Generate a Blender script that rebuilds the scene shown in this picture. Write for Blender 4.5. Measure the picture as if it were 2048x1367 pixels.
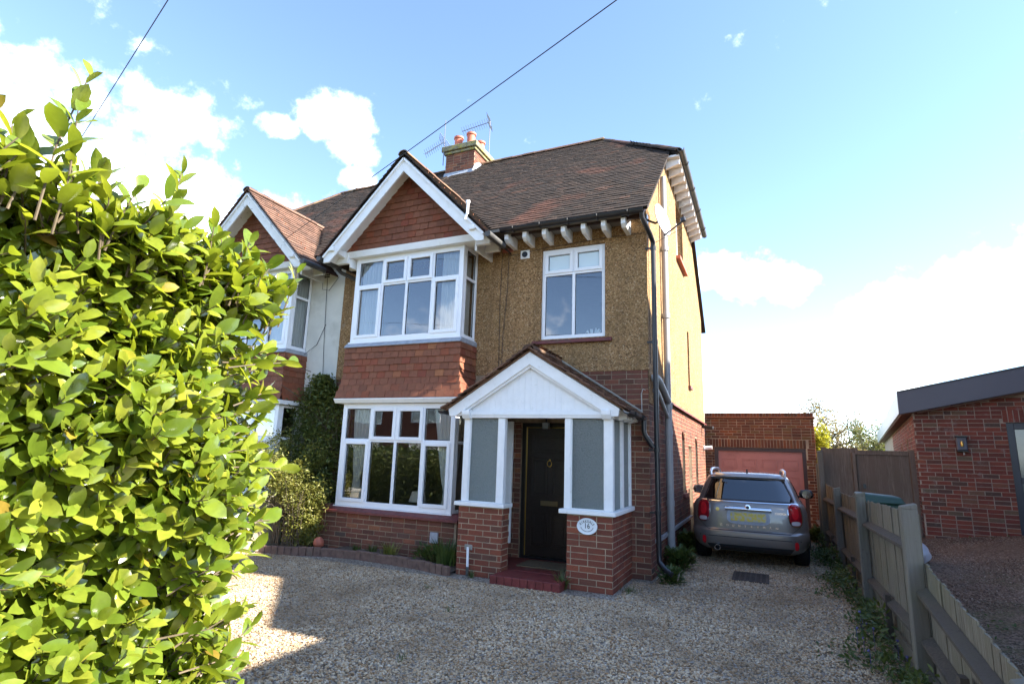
import bpy, bmesh, math, random
import numpy as np
from mathutils import Vector, Matrix
random.seed(7); np.random.seed(7)
R = math.radians
scene = bpy.context.scene
for o in list(bpy.data.objects): bpy.data.objects.remove(o)

# ------------------------------------------------------------------ camera
cam_d = bpy.data.cameras.new('camera'); cam = bpy.data.objects.new('camera', cam_d)
scene.collection.objects.link(cam); scene.camera = cam
cam_d.sensor_width = 36.0; cam_d.lens = 36.0 * 1104.8 / 2048.0
cam_d.clip_start = 0.05; cam_d.clip_end = 2000
def cam_axes(yaw, pitch, roll):
    cy, sy, cp, sp = math.cos(yaw), math.sin(yaw), math.cos(pitch), math.sin(pitch)
    f = Vector((-sy*cp, cy*cp, sp)); r = Vector((cy, sy, 0)); u = r.cross(f)
    return math.cos(roll)*r + math.sin(roll)*u, -math.sin(roll)*r + math.cos(roll)*u, f
_r, _u, _f = cam_axes(0.429, 0.200, 0.033)
cam.matrix_world = Matrix(((_r.x, _u.x, -_f.x, 1.504), (_r.y, _u.y, -_f.y, -8.112), (_r.z, _u.z, -_f.z, 1.626), (0, 0, 0, 1)))

# ------------------------------------------------------------------ sun and sky
SUN_EL, SUN_AZ = R(36), R(3.5)            # azimuth measured from +X towards +Y
sun_dir = Vector((math.cos(SUN_EL)*math.cos(SUN_AZ), math.cos(SUN_EL)*math.sin(SUN_AZ), math.sin(SUN_EL)))
sd = bpy.data.lights.new('sun', 'SUN'); sd.energy = 4.4; sd.angle = R(0.55); sd.color = (1.0, 0.94, 0.84)
sun = bpy.data.objects.new('sun', sd); scene.collection.objects.link(sun)
sun.location = (20, 2, 20); sun.rotation_euler = (-sun_dir).to_track_quat('-Z', 'Y').to_euler()
scene.view_settings.view_transform = 'Standard'; scene.view_settings.look = 'None'
scene.view_settings.gamma = 1.0; scene.view_settings.use_curve_mapping = False
scene.view_settings.exposure = 2.48

cy_ = scene.cycles; cy_.max_bounces = 7; cy_.diffuse_bounces = 3; cy_.glossy_bounces = 3; cy_.transmission_bounces = 5; cy_.transparent_max_bounces = 10; cy_.caustics_reflective = False; cy_.caustics_refractive = False

def nd(nt, typ, ins=None, **attr):
    n = nt.nodes.new(typ)
    for k, v in attr.items(): setattr(n, k, v)
    for k, v in (ins or {}).items():
        s = n.inputs[k]
        if isinstance(v, bpy.types.NodeSocket): nt.links.new(v, s)
        else: s.default_value = v
    return n
def mth(nt, op, a, b=0.0, c=0.0, clamp=False):
    n = nd(nt, 'ShaderNodeMath', {0: a, 1: b, 2: c}, operation=op, use_clamp=clamp); return n.outputs[0]
def vmth(nt, op, a, b=(0, 0, 0)):
    n = nd(nt, 'ShaderNodeVectorMath', {0: a, 1: b}, operation=op); return n
def mixc(nt, fac, a, b, mode='MIX'):
    n = nd(nt, 'ShaderNodeMix', data_type='RGBA', blend_type=mode)
    for s, v in ((n.inputs['Factor'], fac), (n.inputs[6], a), (n.inputs[7], b)):
        if isinstance(v, bpy.types.NodeSocket): nt.links.new(v, s)
        else: s.default_value = v if not isinstance(v, tuple) or len(v) == 4 else (*v, 1)
    return n.outputs[2]
def ramp(nt, fac, stops, interp='LINEAR'):
    n = nd(nt, 'ShaderNodeValToRGB', {0: fac}); cr = n.color_ramp; cr.interpolation = interp
    while len(cr.elements) < len(stops): cr.elements.new(0.5)
    for e, (p, c) in zip(cr.elements, stops):
        e.position = p; e.color = (*c, 1) if len(c) == 3 else c
    return n.outputs[0]
def maprange(nt, v, a, b, c=0.0, d=1.0, smooth=False):
    n = nd(nt, 'ShaderNodeMapRange', {0: v, 1: a, 2: b, 3: c, 4: d}, interpolation_type='SMOOTHSTEP' if smooth else 'LINEAR'); return n.outputs[0]

world = bpy.data.worlds.new('World'); scene.world = world; world.use_nodes = True
wt = world.node_tree; wt.nodes.clear()
sky = nd(wt, 'ShaderNodeTexSky', sky_type='NISHITA', sun_disc=False, sun_elevation=SUN_EL, sun_rotation=R(90)-SUN_AZ, altitude=50, air_density=0.72, dust_density=0.04, ozone_density=1.35)
dirv = nd(wt, 'ShaderNodeTexCoord').outputs['Generated']
n1 = nd(wt, 'ShaderNodeTexNoise', {'Vector': vmth(wt, 'MULTIPLY', dirv, (1, 1, 1.8)).outputs[0], 'Scale': 6.0, 'Detail': 10, 'Roughness': 0.6})
n2 = nd(wt, 'ShaderNodeTexNoise', {'Vector': dirv, 'Scale': 11, 'Detail': 6, 'Roughness': 0.6})
n3 = nd(wt, 'ShaderNodeTexNoise', {'Vector': dirv, 'Scale': 26, 'Detail': 8, 'Roughness': 0.62})
def azel(az, el):
    az, el = R(az), R(el); return Vector((math.sin(az)*math.cos(el), math.cos(az)*math.cos(el), math.sin(el)))
flat = vmth(wt, 'MULTIPLY', dirv, (1, 1, 1.7)).outputs[0]
blobs = [(-78, 21, .34), (-66, 21, .24), (-56, 18, .20), (-47, 15.5, .19), (-36, 12, .18), (-25, 9, .16), (-44.4, 30.9, .058), (-43.0, 28.8, .050), (-42.0, 26.5, .035), (-50.3, 29.3, .030), (-3.5, 18.2, .062), (-.5, 17.3, .070), (3.0, 16.2, .05),
         (-8, 3, .09), (2, 4, .09), (8, 7, .11), (14, 11, .13), (20, 13, .14), (31, 12, .2), (55, 14, .2), (80, 12, .2), (105, 24, .22), (140, 12, .2), (165, 30, .12), (205, 10, .16), (238, 25, .2), (262, 20, .25)]
acc = maprange(wt, nd(wt, 'ShaderNodeSeparateXYZ', {0: dirv}).outputs[2], 0.0, 0.14, 0.55, -0.5)
for az, el, rr in blobs:
    c = azel(az, el); c = (c.x, c.y, c.z*1.7)
    d = vmth(wt, 'DISTANCE', flat, c).outputs['Value']
    acc = mth(wt, 'SMOOTH_MAX', acc, maprange(wt, d, 0.0, rr*1.6, 0.85 if rr > .1 else .85, -0.32), 0.08)
m = mth(wt, 'ADD', acc, mth(wt, 'MULTIPLY', mth(wt, 'SUBTRACT', n1.outputs[0], 0.5), 1.5))
m = mth(wt, 'ADD', m, mth(wt, 'MULTIPLY', mth(wt, 'SUBTRACT', n2.outputs[0], 0.5), 0.8))
m = mth(wt, 'ADD', m, mth(wt, 'MULTIPLY', mth(wt, 'SUBTRACT', n3.outputs[0], 0.5), 1.1))
mask = maprange(wt, m, 0.05, 0.85, 0.0, 0.96, True)
ccol = mixc(wt, maprange(wt, n2.outputs[0], 0.3, 0.7), (7.0, 7.5, 8.2), (10.5, 10.7, 10.9))
skyc = mixc(wt, mask, sky.outputs[0], ccol)
bg = nd(wt, 'ShaderNodeBackground', {'Color': skyc, 'Strength': 0.106})
wo = nd(wt, 'ShaderNodeOutputWorld', {0: bg.outputs[0]})

# ------------------------------------------------------------------ mesh helpers
COL = scene.collection
class MB:
    def __init__(s): s.v = []; s.f = []
    def add(s, vs, fs):
        o = len(s.v); s.v += [tuple(p) for p in vs]; s.f += [tuple(i+o for i in q) for q in fs]; return s
    def hexa(s, p): return s.add(p, [(0, 1, 2, 3), (7, 6, 5, 4), (0, 4, 5, 1), (1, 5, 6, 2), (2, 6, 7, 3), (3, 7, 4, 0)])
    def box(s, x0, x1, y0, y1, z0, z1):
        return s.hexa([(x0, y0, z0), (x0, y1, z0), (x1, y1, z0), (x1, y0, z0), (x0, y0, z1), (x0, y1, z1), (x1, y1, z1), (x1, y0, z1)])
    def mbox(s, mp, u0, u1, w0, w1, z0, z1):
        return s.hexa([mp(u0, w0, z0), mp(u0, w1, z0), mp(u1, w1, z0), mp(u1, w0, z0), mp(u0, w0, z1), mp(u0, w1, z1), mp(u1, w1, z1), mp(u1, w0, z1)])
    def beam(s, p, q, w, h, up=(0, 0, 1)):
        p, q = Vector(p), Vector(q); d = (q-p).normalized(); a = d.cross(Vector(up)).normalized()*w/2; b = a.cross(d).normalized()*h/2
        return s.hexa([p-a-b, p+a-b, p+a+b, p-a+b, q-a-b, q+a-b, q+a+b, q-a+b])
    def prism(s, pts, vec):
        n = len(pts); vec = Vector(vec); a = [Vector(p) for p in pts]; b = [p+vec for p in a]
        return s.add(a+b, [tuple(range(n)), tuple(range(2*n-1, n-1, -1))]+[(i, (i+1) % n, n+(i+1) % n, n+i) for i in range(n)])
    def tube(s, path, r, n=8, cap=True):
        P = [Vector(p) for p in path]; k = len(P); rs = r if isinstance(r, (list, tuple)) else [r]*k
        vs = []; ref = None
        for i, p in enumerate(P):
            t = (P[min(i+1, k-1)]-P[max(i-1, 0)]).normalized()
            if ref is None: ref = t.orthogonal().normalized()
            a = (ref - t*ref.dot(t)).normalized(); ref = a; b = t.cross(a)
            for j in range(n):
                an = 2*math.pi*j/n; vs.append(p+(a*math.cos(an)+b*math.sin(an))*rs[i])
        fs = [(i*n+j, i*n+(j+1) % n, (i+1)*n+(j+1) % n, (i+1)*n+j) for i in range(k-1) for j in range(n)]
        if cap: fs += [tuple(range(n-1, -1, -1)), tuple(range((k-1)*n, k*n))]
        return s.add(vs, fs)
    def lathe(s, prof, c, n=16, ax=(0, 0, 1), cap=True):
        ax = Vector(ax).normalized(); a = ax.orthogonal().normalized(); b = ax.cross(a); c = Vector(c); vs = []; k = len(prof)
        for r, h in prof:
            for j in range(n):
                an = 2*math.pi*j/n; vs.append(c+ax*h+(a*math.cos(an)+b*math.sin(an))*r)
        fs = [(i*n+j, i*n+(j+1) % n, (i+1)*n+(j+1) % n, (i+1)*n+j) for i in range(k-1) for j in range(n)]
        if cap: fs += [tuple(range(n-1, -1, -1)), tuple(range((k-1)*n, k*n))]
        return s.add(vs, fs)
    def grid(s, fn, nu, nv):
        vs = [fn(i/nu, j/nv) for j in range(nv+1) for i in range(nu+1)]
        return s.add(vs, [(j*(nu+1)+i, j*(nu+1)+i+1, (j+1)*(nu+1)+i+1, (j+1)*(nu+1)+i) for j in range(nv) for i in range(nu)])
    def build(s, name, mat, parent=None, smooth=False, bevel=0.0, fix=True, sharp=40):
        me = bpy.data.meshes.new(name); me.from_pydata(s.v, [], s.f)
        if fix or bevel:
            bm = bmesh.new(); bm.from_mesh(me)
            if fix: bmesh.ops.recalc_face_normals(bm, faces=bm.faces)
            if bevel: bmesh.ops.bevel(bm, geom=[e for e in bm.edges if len(e.link_faces) == 2 and e.calc_face_angle(0) > 0.5], offset=bevel, segments=1, affect='EDGES', profile=0.6)
            bm.to_mesh(me); bm.free()
        if smooth:
            me.polygons.foreach_set('use_smooth', [True]*len(me.polygons))
            me.set_sharp_from_angle(angle=R(sharp))
        if mat: me.materials.append(mat)
        return link(name, me, parent)
def link(name, me, parent=None):
    o = bpy.data.objects.new(name, me); COL.objects.link(o)
    if parent is not None:
        o.parent = parent
        if parent.type == 'EMPTY' and not parent.get('_local'): o.matrix_parent_inverse = Matrix.Translation(-parent.location)
    return o
def tag(o, label=None, cat=None, group=None, kind=None):
    if label: o['label'] = label
    if cat: o['category'] = cat
    if group: o['group'] = group
    if kind: o['kind'] = kind
    return o
def thing(name, label, cat, loc=(0, 0, 0), group=None):
    o = bpy.data.objects.new(name, None); COL.objects.link(o); o.location = loc; o.empty_display_size = 0.2
    return tag(o, label, cat, group)
def piece(name, me, parent, mw):
    o = bpy.data.objects.new(name, me); COL.objects.link(o); o.parent = parent
    if parent.type == 'EMPTY': o.matrix_parent_inverse = Matrix.Translation(-parent.location)
    o.matrix_basis = mw; return o
def bulk(name, tv, tf, T, mat, parent=None, rnd=None, smooth=False):
    tv = np.array(tv, float); T = np.array(T, float); K = len(T); n = len(tv)
    V = np.einsum('kij,nj->kni', T[:, :3, :3], tv) + T[:, None, :3, 3]
    sizes = np.array([len(q) for q in tf]); flatf = np.concatenate([np.array(q) for q in tf])
    L = (flatf[None, :] + (np.arange(K)*n)[:, None]).ravel()
    me = bpy.data.meshes.new(name); me.vertices.add(K*n); me.vertices.foreach_set('co', V.ravel())
    me.loops.add(len(L)); me.loops.foreach_set('vertex_index', L.astype(np.int32))
    S = np.tile(sizes, K); st = np.concatenate([[0], np.cumsum(S)[:-1]])
    me.polygons.add(len(S)); me.polygons.foreach_set('loop_start', st.astype(np.int32)); me.polygons.foreach_set('loop_total', S.astype(np.int32))
    me.polygons.foreach_set('use_smooth', np.full(len(S), bool(smooth)))
    at = me.attributes.new('rnd', 'FLOAT', 'POINT')
    rv = np.random.rand(K) if rnd is None else np.array(rnd)
    at.data.foreach_set('value', np.repeat(rv, n).astype(np.float32))
    me.update(calc_edges=True); me.validate()
    if mat: me.materials.append(mat)
    return link(name, me, parent)
def front(y): return lambda u, w, z: (u, y+w, z)          # faces -Y, w goes inwards
def right(x): return lambda u, w, z: (x-w, u, z)          # faces +X
def left(x): return lambda u, w, z: (x+w, u, z)           # faces -X
def frame4(o, a, b, c): return Matrix(((a[0], b[0], c[0], o[0]), (a[1], b[1], c[1], o[1]), (a[2], b[2], c[2], o[2]), (0, 0, 0, 1)))
def text_mesh(txt, size, depth=0.004):
    cu = bpy.data.curves.new('lettering', 'FONT'); cu.body = txt; cu.size = size; cu.extrude = depth; cu.align_x = 'CENTER'; cu.align_y = 'CENTER'; cu.resolution_u = 3
    ob = bpy.data.objects.new('lettering', cu); COL.objects.link(ob)
    me = bpy.data.meshes.new_from_object(ob.evaluated_get(bpy.context.evaluated_depsgraph_get()))
    bpy.data.objects.remove(ob); bpy.data.curves.remove(cu); me.name = 'lettering'; return me
# ------------------------------------------------------------------ materials
def newmat(name):
    m = bpy.data.materials.new(name); m.use_nodes = True; nt = m.node_tree
    return m, nt, nt.nodes['Principled BSDF']
def pos(nt): return nd(nt, 'ShaderNodeNewGeometry').outputs['Position']
def rndv(nt):
    a = nd(nt, 'ShaderNodeAttribute', attribute_name='rnd').outputs['Fac']; o = nd(nt, 'ShaderNodeObjectInfo').outputs['Random']
    return mth(nt, 'FRACT', mth(nt, 'ADD', a, o))
def noise(nt, sc, det=4, rough=.55, vec=None):
    return nd(nt, 'ShaderNodeTexNoise', {'Vector': vec or pos(nt), 'Scale': sc, 'Detail': det, 'Roughness': rough}).outputs[0]
def bump(nt, b, h, st=.3, dist=.01):
    bn = nd(nt, 'ShaderNodeBump', {'Height': h, 'Strength': st, 'Distance': dist}); nt.links.new(bn.outputs[0], b.inputs['Normal'])
def S(b, **k):
    for n, v in k.items():
        n = {'rough': 'Roughness', 'metal': 'Metallic', 'spec': 'Specular IOR Level', 'coat': 'Coat Weight', 'trans': 'Transmission Weight', 'color': 'Base Color'}[n]
        s = b.inputs[n]
        if isinstance(v, bpy.types.NodeSocket): b.id_data.links.new(v, s)
        else: s.default_value = (*v, 1) if isinstance(v, tuple) and len(v) == 3 else v
def plain(name, c, rough=.5, metal=0, var=.12, sc=6, bs=0.0, bsc=60, spec=.5, dirt=None, dsc=3, damt=(.55, .8)):
    m, nt, b = newmat(name)
    n = noise(nt, sc, 5)
    col = mixc(nt, maprange(nt, n, .3, .7), tuple(x*(1-var) for x in c), tuple(min(1, x*(1+var)) for x in c))
    if dirt: col = mixc(nt, maprange(nt, noise(nt, dsc, 8, .65), damt[0], damt[1]), col, dirt)
    S(b, color=col, rough=rough, metal=metal, spec=spec)
    if bs: bump(nt, b, noise(nt, bsc, 4), bs)
    return m
def brickmat(name, stops, stain=(.07, .05, .035), stain_amt=.35, pale=None, moss=None):
    m, nt, b = newmat(name)
    col = ramp(nt, rndv(nt), stops)
    col = mixc(nt, maprange(nt, noise(nt, 55, 6, .7), .35, .75, 0, .55), col, tuple(x*.55 for x in stops[0][1]))
    col = mixc(nt, maprange(nt, noise(nt, 2.2, 6, .65), .5, .75, 0, stain_amt), col, stain)
    if pale: col = mixc(nt, maprange(nt, noise(nt, 5.5, 7, .7), .58, .74, 0, .75), col, pale)
    if moss: col = mixc(nt, maprange(nt, noise(nt, 1.7, 7, .7), .5, .72, 0, .55), col, moss)
    S(b, color=col, rough=.88, spec=.25); bump(nt, b, noise(nt, 120, 5, .7), .5, .004)
    return m
MAT = {}
MAT['brick_house'] = brickmat('house_brick', [(0, (0.104, 0.047, 0.034)), (.3, (0.200, 0.070, 0.044)), (.6, (0.174, 0.066, 0.046)), (.8, (0.305, 0.102, 0.054)), (.93, (0.096, 0.066, 0.054)), (1, (0.330, 0.122, 0.056))], moss=(.07, .055, .03))
MAT['brick_porch'] = brickmat('porch_brick', [(0, (0.138, 0.045, 0.030)), (.3, (0.251, 0.072, 0.041)), (.6, (0.194, 0.058, 0.036)), (.85, (0.324, 0.091, 0.046)), (1, (0.138, 0.066, 0.046))], stain_amt=.45, stain=(.075, .055, .035))
MAT['brick_garage'] = brickmat('garage_brick', [(0, (.09, .038, .026)), (.3, (.20, .07, .036)), (.6, (.13, .05, .032)), (.85, (.27, .085, .036)), (1, (.16, .10, .045))], moss=(.13, .085, .03))
MAT['brick_bungalow'] = brickmat('bungalow_brick', [(0, (0.161, 0.055, 0.039)), (.3, (0.275, 0.078, 0.049)), (.55, (0.210, 0.060, 0.044)), (.75, (0.097, 0.073, 0.055)), (.9, (0.305, 0.093, 0.053)), (1, (0.153, 0.137, 0.087))], pale=(.30, .27, .24))
MAT['mortar'] = plain('mortar', (.40, .31, .205), .95, var=.25, sc=9, bs=.4, dirt=(.16, .12, .08), dsc=2, damt=(.45, .8))
MAT['mortar_dark'] = plain('mortar_dark', (.31, .225, .145), .95, var=.3, sc=9, bs=.4, dirt=(.12, .085, .06), dsc=2.5, damt=(.45, .8))
MAT['mortar_pale'] = plain('mortar_pale', (.36, .29, .22), .95, var=.25, sc=9, bs=.4)
# pebbledash
m, nt, b = newmat('pebbledash'); P = pos(nt)
wv = nd(nt, 'ShaderNodeTexVoronoi', {'Vector': P, 'Scale': 62, 'Randomness': 1}, feature='F1')
wc = nd(nt, 'ShaderNodeSeparateColor', {0: wv.outputs['Color']}).outputs[0]
col = ramp(nt, wc, [(0, (.11, .060, .027)), (.3, (.26, .148, .066)), (.7, (.36, .208, .092)), (.88, (.43, .265, .125)), (.96, (.52, .37, .22)), (1, (.14, .058, .033))])
v2 = nd(nt, 'ShaderNodeTexVoronoi', {'Vector': P, 'Scale': 42, 'Randomness': 1}, feature='F1')
c2 = nd(nt, 'ShaderNodeSeparateColor', {0: v2.outputs['Color']}).outputs[1]
spk = mth(nt, 'MULTIPLY', maprange(nt, c2, .86, .88), maprange(nt, v2.outputs['Distance'], .34, .22))
col = mixc(nt, maprange(nt, noise(nt, 1.3, 7, .65), .42, .72, 0, .5), col, (.19, .125, .055))
col = mixc(nt, maprange(nt, noise(nt, 2.7, 8, .7, vmth(nt, 'ADD', P, (3, 7, 1)).outputs[0]), .64, .76, 0, .55), col, (.34, .30, .23))
stk = nd(nt, 'ShaderNodeTexNoise', {'Vector': vmth(nt, 'MULTIPLY', P, (3.2, 3.2, .45)).outputs[0], 'Scale': 1.5, 'Detail': 7, 'Roughness': .65}).outputs[0]
col = mixc(nt, maprange(nt, stk, .50, .70, 0, .6), col, (.14, .085, .044))
col = mixc(nt, maprange(nt, noise(nt, 3.1, 9, .75, vmth(nt, 'ADD', P, (11, 2, 5)).outputs[0]), .66, .74, 0, .6), col, (.36, .33, .27))
col = mixc(nt, spk, col, (.60, .52, .38))
S(b, color=col, rough=.9, spec=.2)
hh = mth(nt, 'ADD', mth(nt, 'MULTIPLY', wv.outputs['Distance'], -1.0), mth(nt, 'MULTIPLY', v2.outputs['Distance'], -.7))
bump(nt, b, hh, .9, .011)
MAT['pebbledash'] = m
MAT['render_white'] = plain('white_render', (.62, .60, .53), .85, var=.08, sc=3, bs=.25, bsc=25, dirt=(.36, .34, .27), dsc=1.6, damt=(.55, .9))
def tilemat(name, stops, patch=None, lichen=None, patch_rng=(.56, .66), rough=.85):
    m, nt, b = newmat(name); P = pos(nt)
    col = ramp(nt, rndv(nt), stops)
    if patch: col = mixc(nt, maprange(nt, noise(nt, .75, 3, .5), patch_rng[0], patch_rng[1], 0, .8), col, mixc(nt, rndv(nt), patch, tuple(x*.5 for x in patch)))
    col = mixc(nt, maprange(nt, noise(nt, 14, 6, .7), .4, .75, 0, .5), col, tuple(x*.45 for x in stops[0][1]))
    if lichen: col = mixc(nt, maprange(nt, noise(nt, 70, 5, .75), .64, .74, 0, .6), col, lichen)
    S(b, color=col, rough=rough, spec=.25); bump(nt, b, noise(nt, 90, 4, .7), .4, .004)
    return m
MAT['roof_tile'] = tilemat('roof_tile', [(0, (.022, .016, .0125)), (.4, (.035, .0245, .0185)), (.75, (.047, .031, .022)), (.93, (.030, .0245, .020)), (1, (.078, .041, .027))], patch=(.12, .052, .034), lichen=(.17, .155, .12), patch_rng=(.58, .66))
MAT['roof_tile_red'] = tilemat('weathered_red_tile', [(0, (.11, .065, .048)), (.4, (.17, .10, .072)), (.8, (.22, .125, .09)), (1, (.09, .06, .05))], lichen=(.34, .30, .22))
MAT['hung_tile'] = tilemat('hung_tile', [(0, (.18, .068, .038)), (.35, (.25, .094, .050)), (.7, (.21, .078, .044)), (.90, (.25, .072, .034)), (.965, (.21, .056, .032)), (.975, (.34, .14, .06)), (1, (.30, .11, .05))], rough=.75)
MAT['porch_tile'] = tilemat('porch_tile', [(0, (.09, .05, .035)), (.5, (.16, .085, .055)), (1, (.22, .13, .08))], lichen=(.28, .25, .17))
MAT['ridge_tile'] = tilemat('ridge_tile', [(0, (.11, .07, .05)), (.6, (.17, .095, .06)), (1, (.22, .16, .08))], lichen=(.38, .34, .16))
MAT['white_paint'] = plain('white_paint', (.79, .785, .77), .5, var=.04, sc=8, bs=.12, bsc=22, dirt=(.56, .53, .47), dsc=10, damt=(.6, .85))
MAT['upvc'] = plain('white_upvc', (.82, .82, .83), .28, var=.02, sc=3)
MAT['old_white'] = plain('flaking_white_paint', (.72, .71, .68), .6, var=.06, sc=8, bs=.3, dirt=(.25, .22, .19), dsc=9, damt=(.6, .68))
MAT['black_plastic'] = plain('black_plastic', (.018, .018, .02), .35, var=.2)
MAT['gutter_grey'] = plain('weathered_gutter', (.06, .058, .055), .6, var=.3, dirt=(.14, .13, .09), dsc=7)
MAT['grey_pipe'] = plain('grey_pipe_paint', (.27, .27, .27), .45, var=.06, dirt=(.22, .21, .19), dsc=6)
MAT['lead'] = plain('lead', (.34, .36, .40), .5, metal=.2, var=.2, sc=12, bs=.2, bsc=20)
MAT['sill_red'] = plain('red_sill_paint', (.14, .030, .028), .55, var=.3, sc=14, bs=.3, dirt=(.10, .08, .06), dsc=6)
MAT['step_red'] = plain('red_step_tile', (.16, .030, .026), .5, var=.3, sc=10, bs=.2, dirt=(.17, .12, .09), dsc=4)
MAT['concrete'] = plain('concrete', (.28, .26, .22), .9, var=.2, sc=10, bs=.5, dirt=(.16, .15, .08), dsc=5)
MAT['cap_moss'] = plain('mossy_cap', (.20, .18, .11), .95, var=.35, sc=10, bs=.6, dirt=(.34, .28, .05), dsc=7, damt=(.5, .68))
MAT['pot'] = plain('terracotta', (.42, .12, .07), .7, var=.15, sc=8)
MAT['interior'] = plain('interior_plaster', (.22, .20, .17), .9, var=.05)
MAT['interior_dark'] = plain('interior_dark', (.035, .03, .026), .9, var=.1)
MAT['curtain'] = plain('curtain_cloth', (.82, .83, .78), .9, var=.05, sc=4)
m, nt, b = newmat('sheer_curtain')
tr = nd(nt, 'ShaderNodeBsdfTranslucent', {'Color': (.85, .85, .83, 1)}); S(b, color=(.85, .85, .83), rough=.9)
mx = nd(nt, 'ShaderNodeMixShader', {0: .2, 1: b.outputs[0], 2: tr.outputs[0]}); nt.links.new(mx.outputs[0], nt.nodes['Material Output'].inputs[0]); MAT['sheer'] = m
def glassmat(name, refl=.10, tint=(.86, .90, .90), rough=0.0, bmp=None, boost=1.6):
    m, nt, b = newmat(name); nt.nodes.remove(b)
    fr = nd(nt, 'ShaderNodeFresnel', {'IOR': 1.5}).outputs[0]
    g = nd(nt, 'ShaderNodeBsdfGlossy', {'Roughness': rough, 'Color': (1, 1, 1, 1)}); t = nd(nt, 'ShaderNodeBsdfTransparent', {'Color': (*tint, 1)})
    if bmp:
        bn = nd(nt, 'ShaderNodeBump', {'Height': bmp(nt), 'Strength': .6, 'Distance': .01}); nt.links.new(bn.outputs[0], g.inputs['Normal'])
    else:
        bn = nd(nt, 'ShaderNodeBump', {'Height': noise(nt, 1.4, 2), 'Strength': .05, 'Distance': .05}); nt.links.new(bn.outputs[0], g.inputs['Normal'])
    fac = mth(nt, 'MULTIPLY_ADD', fr, boost, refl, True)
    mx = nd(nt, 'ShaderNodeMixShader', {0: fac, 1: t.outputs[0], 2: g.outputs[0]})
    nt.links.new(mx.outputs[0], nt.nodes['Material Output'].inputs[0]); return m
MAT['glass'] = glassmat('window_glass', .09)
MAT['car_glass'] = glassmat('tinted_car_glass', .06, (.05, .055, .06), boost=1.6)
MAT['frosted_dark'] = plain('grey_blind_glass', (.13, .15, .15), .12, spec=.8)
# obscured glass: rippled, lets blurred light through
m, nt, b = newmat('obscure_glass')
S(b, color=(.74, .82, .80), rough=.12, trans=.95); b.inputs['IOR'].default_value = 1.25
hv = nd(nt, 'ShaderNodeTexVoronoi', {'Vector': vmth(nt, 'MULTIPLY', pos(nt), (1, 1, .45)).outputs[0], 'Scale': 120}, feature='SMOOTH_F1').outputs[0]
bump(nt, b, hv, 1.0, .02); tr = nd(nt, 'ShaderNodeBsdfTranslucent', {'Color': (.80, .88, .85, 1)}); gl_ = nd(nt, 'ShaderNodeBsdfDiffuse', {'Color': mixc(nt, maprange(nt, hv, .1, .6), (.92, .97, .94), (.62, .70, .67))}); m1 = nd(nt, 'ShaderNodeMixShader', {0: .5, 1: tr.outputs[0], 2: gl_.outputs[0]}); mx = nd(nt, 'ShaderNodeMixShader', {0: .27, 1: b.outputs[0], 2: m1.outputs[0]}); nt.links.new(mx.outputs[0], nt.nodes['Material Output'].inputs[0]); MAT['obscure'] = m
m, nt, b = newmat('blind_glass'); S(b, color=(.60, .70, .72), rough=.18, spec=.8); MAT['frosted'] = m
MAT['door'] = plain('dark_brown_door', (.026, .018, .014), .32, var=.2, sc=20, bs=.08, bsc=40)
MAT['door_frame'] = plain('black_frame', (.012, .011, .011), .35, var=.15)
MAT['brass'] = plain('brass', (.62, .42, .12), .3, metal=1, var=.1)
MAT['brass_dull'] = plain('dull_brass', (.22, .17, .09), .4, metal=.8, var=.15)
MAT['mat_fibre'] = plain('coir', (.16, .11, .06), .95, var=.3, sc=60, bs=.8, bsc=200)
MAT['plaque'] = plain('enamel_white', (.80, .82, .82), .2, var=.03)
MAT['ink'] = plain('black_ink', (.015, .015, .018), .4)
MAT['ink_soft'] = plain('grey_ink', (.16, .16, .18), .4)
MAT['garage_door'] = plain('pink_brown_paint', (.42, .165, .13), .45, var=.06, sc=3, dirt=(.22, .08, .06), dsc=2)
MAT['brown_paint'] = plain('dark_brown_paint', (.045, .024, .02), .5, var=.15)
MAT['fascia'] = plain('blue_grey_fascia', (.085, .085, .105), .45, var=.06, sc=2)
MAT['fascia_sky_lit'] = plain('sky_lit_fascia', (.42, .47, .48), .35, var=.08)  # paler copy of the fascia, sky reflection put into the colour
MAT['soffit'] = plain('soffit_brown', (.16, .085, .055), .7, var=.1)
MAT['door_blue'] = plain('blue_black_frame', (.020, .022, .038), .35)
MAT['zinc'] = plain('zinc', (.35, .37, .39), .4, metal=.8, var=.1)
def woodmat(name, a, bcol, c, green=.35):
    m, nt, b = newmat(name); P = pos(nt)
    st = nd(nt, 'ShaderNodeTexNoise', {'Vector': vmth(nt, 'MULTIPLY', P, (28, 28, 1.6)).outputs[0], 'Scale': 2.2, 'Detail': 7, 'Roughness': .7}).outputs[0]
    col = mixc(nt, maprange(nt, st, .34, .66), a, bcol); col = mixc(nt, mth(nt, 'MULTIPLY', rndv(nt), .8), col, c)
    col = mixc(nt, maprange(nt, noise(nt, 2.5, 6, .65), .45, .75, 0, green), col, (.11, .12, .045))
    col = mixc(nt, maprange(nt, noise(nt, 18, 5, .7), .6, .75, 0, .5), col, tuple(x*.45 for x in a))
    S(b, color=col, rough=.88, spec=.2); bump(nt, b, st, .5, .006); return m
MAT['fence'] = woodmat('weathered_fence_wood', (.085, .073, .054), (.25, .222, .172), (.155, .135, .10))
MAT['fence_post'] = woodmat('grey_post_wood', (.11, .10, .083), (.215, .195, .162), (.15, .135, .112), .4)
MAT['rail'] = woodmat('dark_rail_wood', (.06, .05, .041), (.11, .092, .076), (.08, .066, .053), .2)
MAT['gate'] = woodmat('brown_gate_wood', (.11, .08, .06), (.25, .185, .14), (.15, .108, .082), .15)
MAT['handle_wood'] = woodmat('handle_wood', (.30, .17, .08), (.40, .24, .12), (.34, .2, .1), 0)
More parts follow.
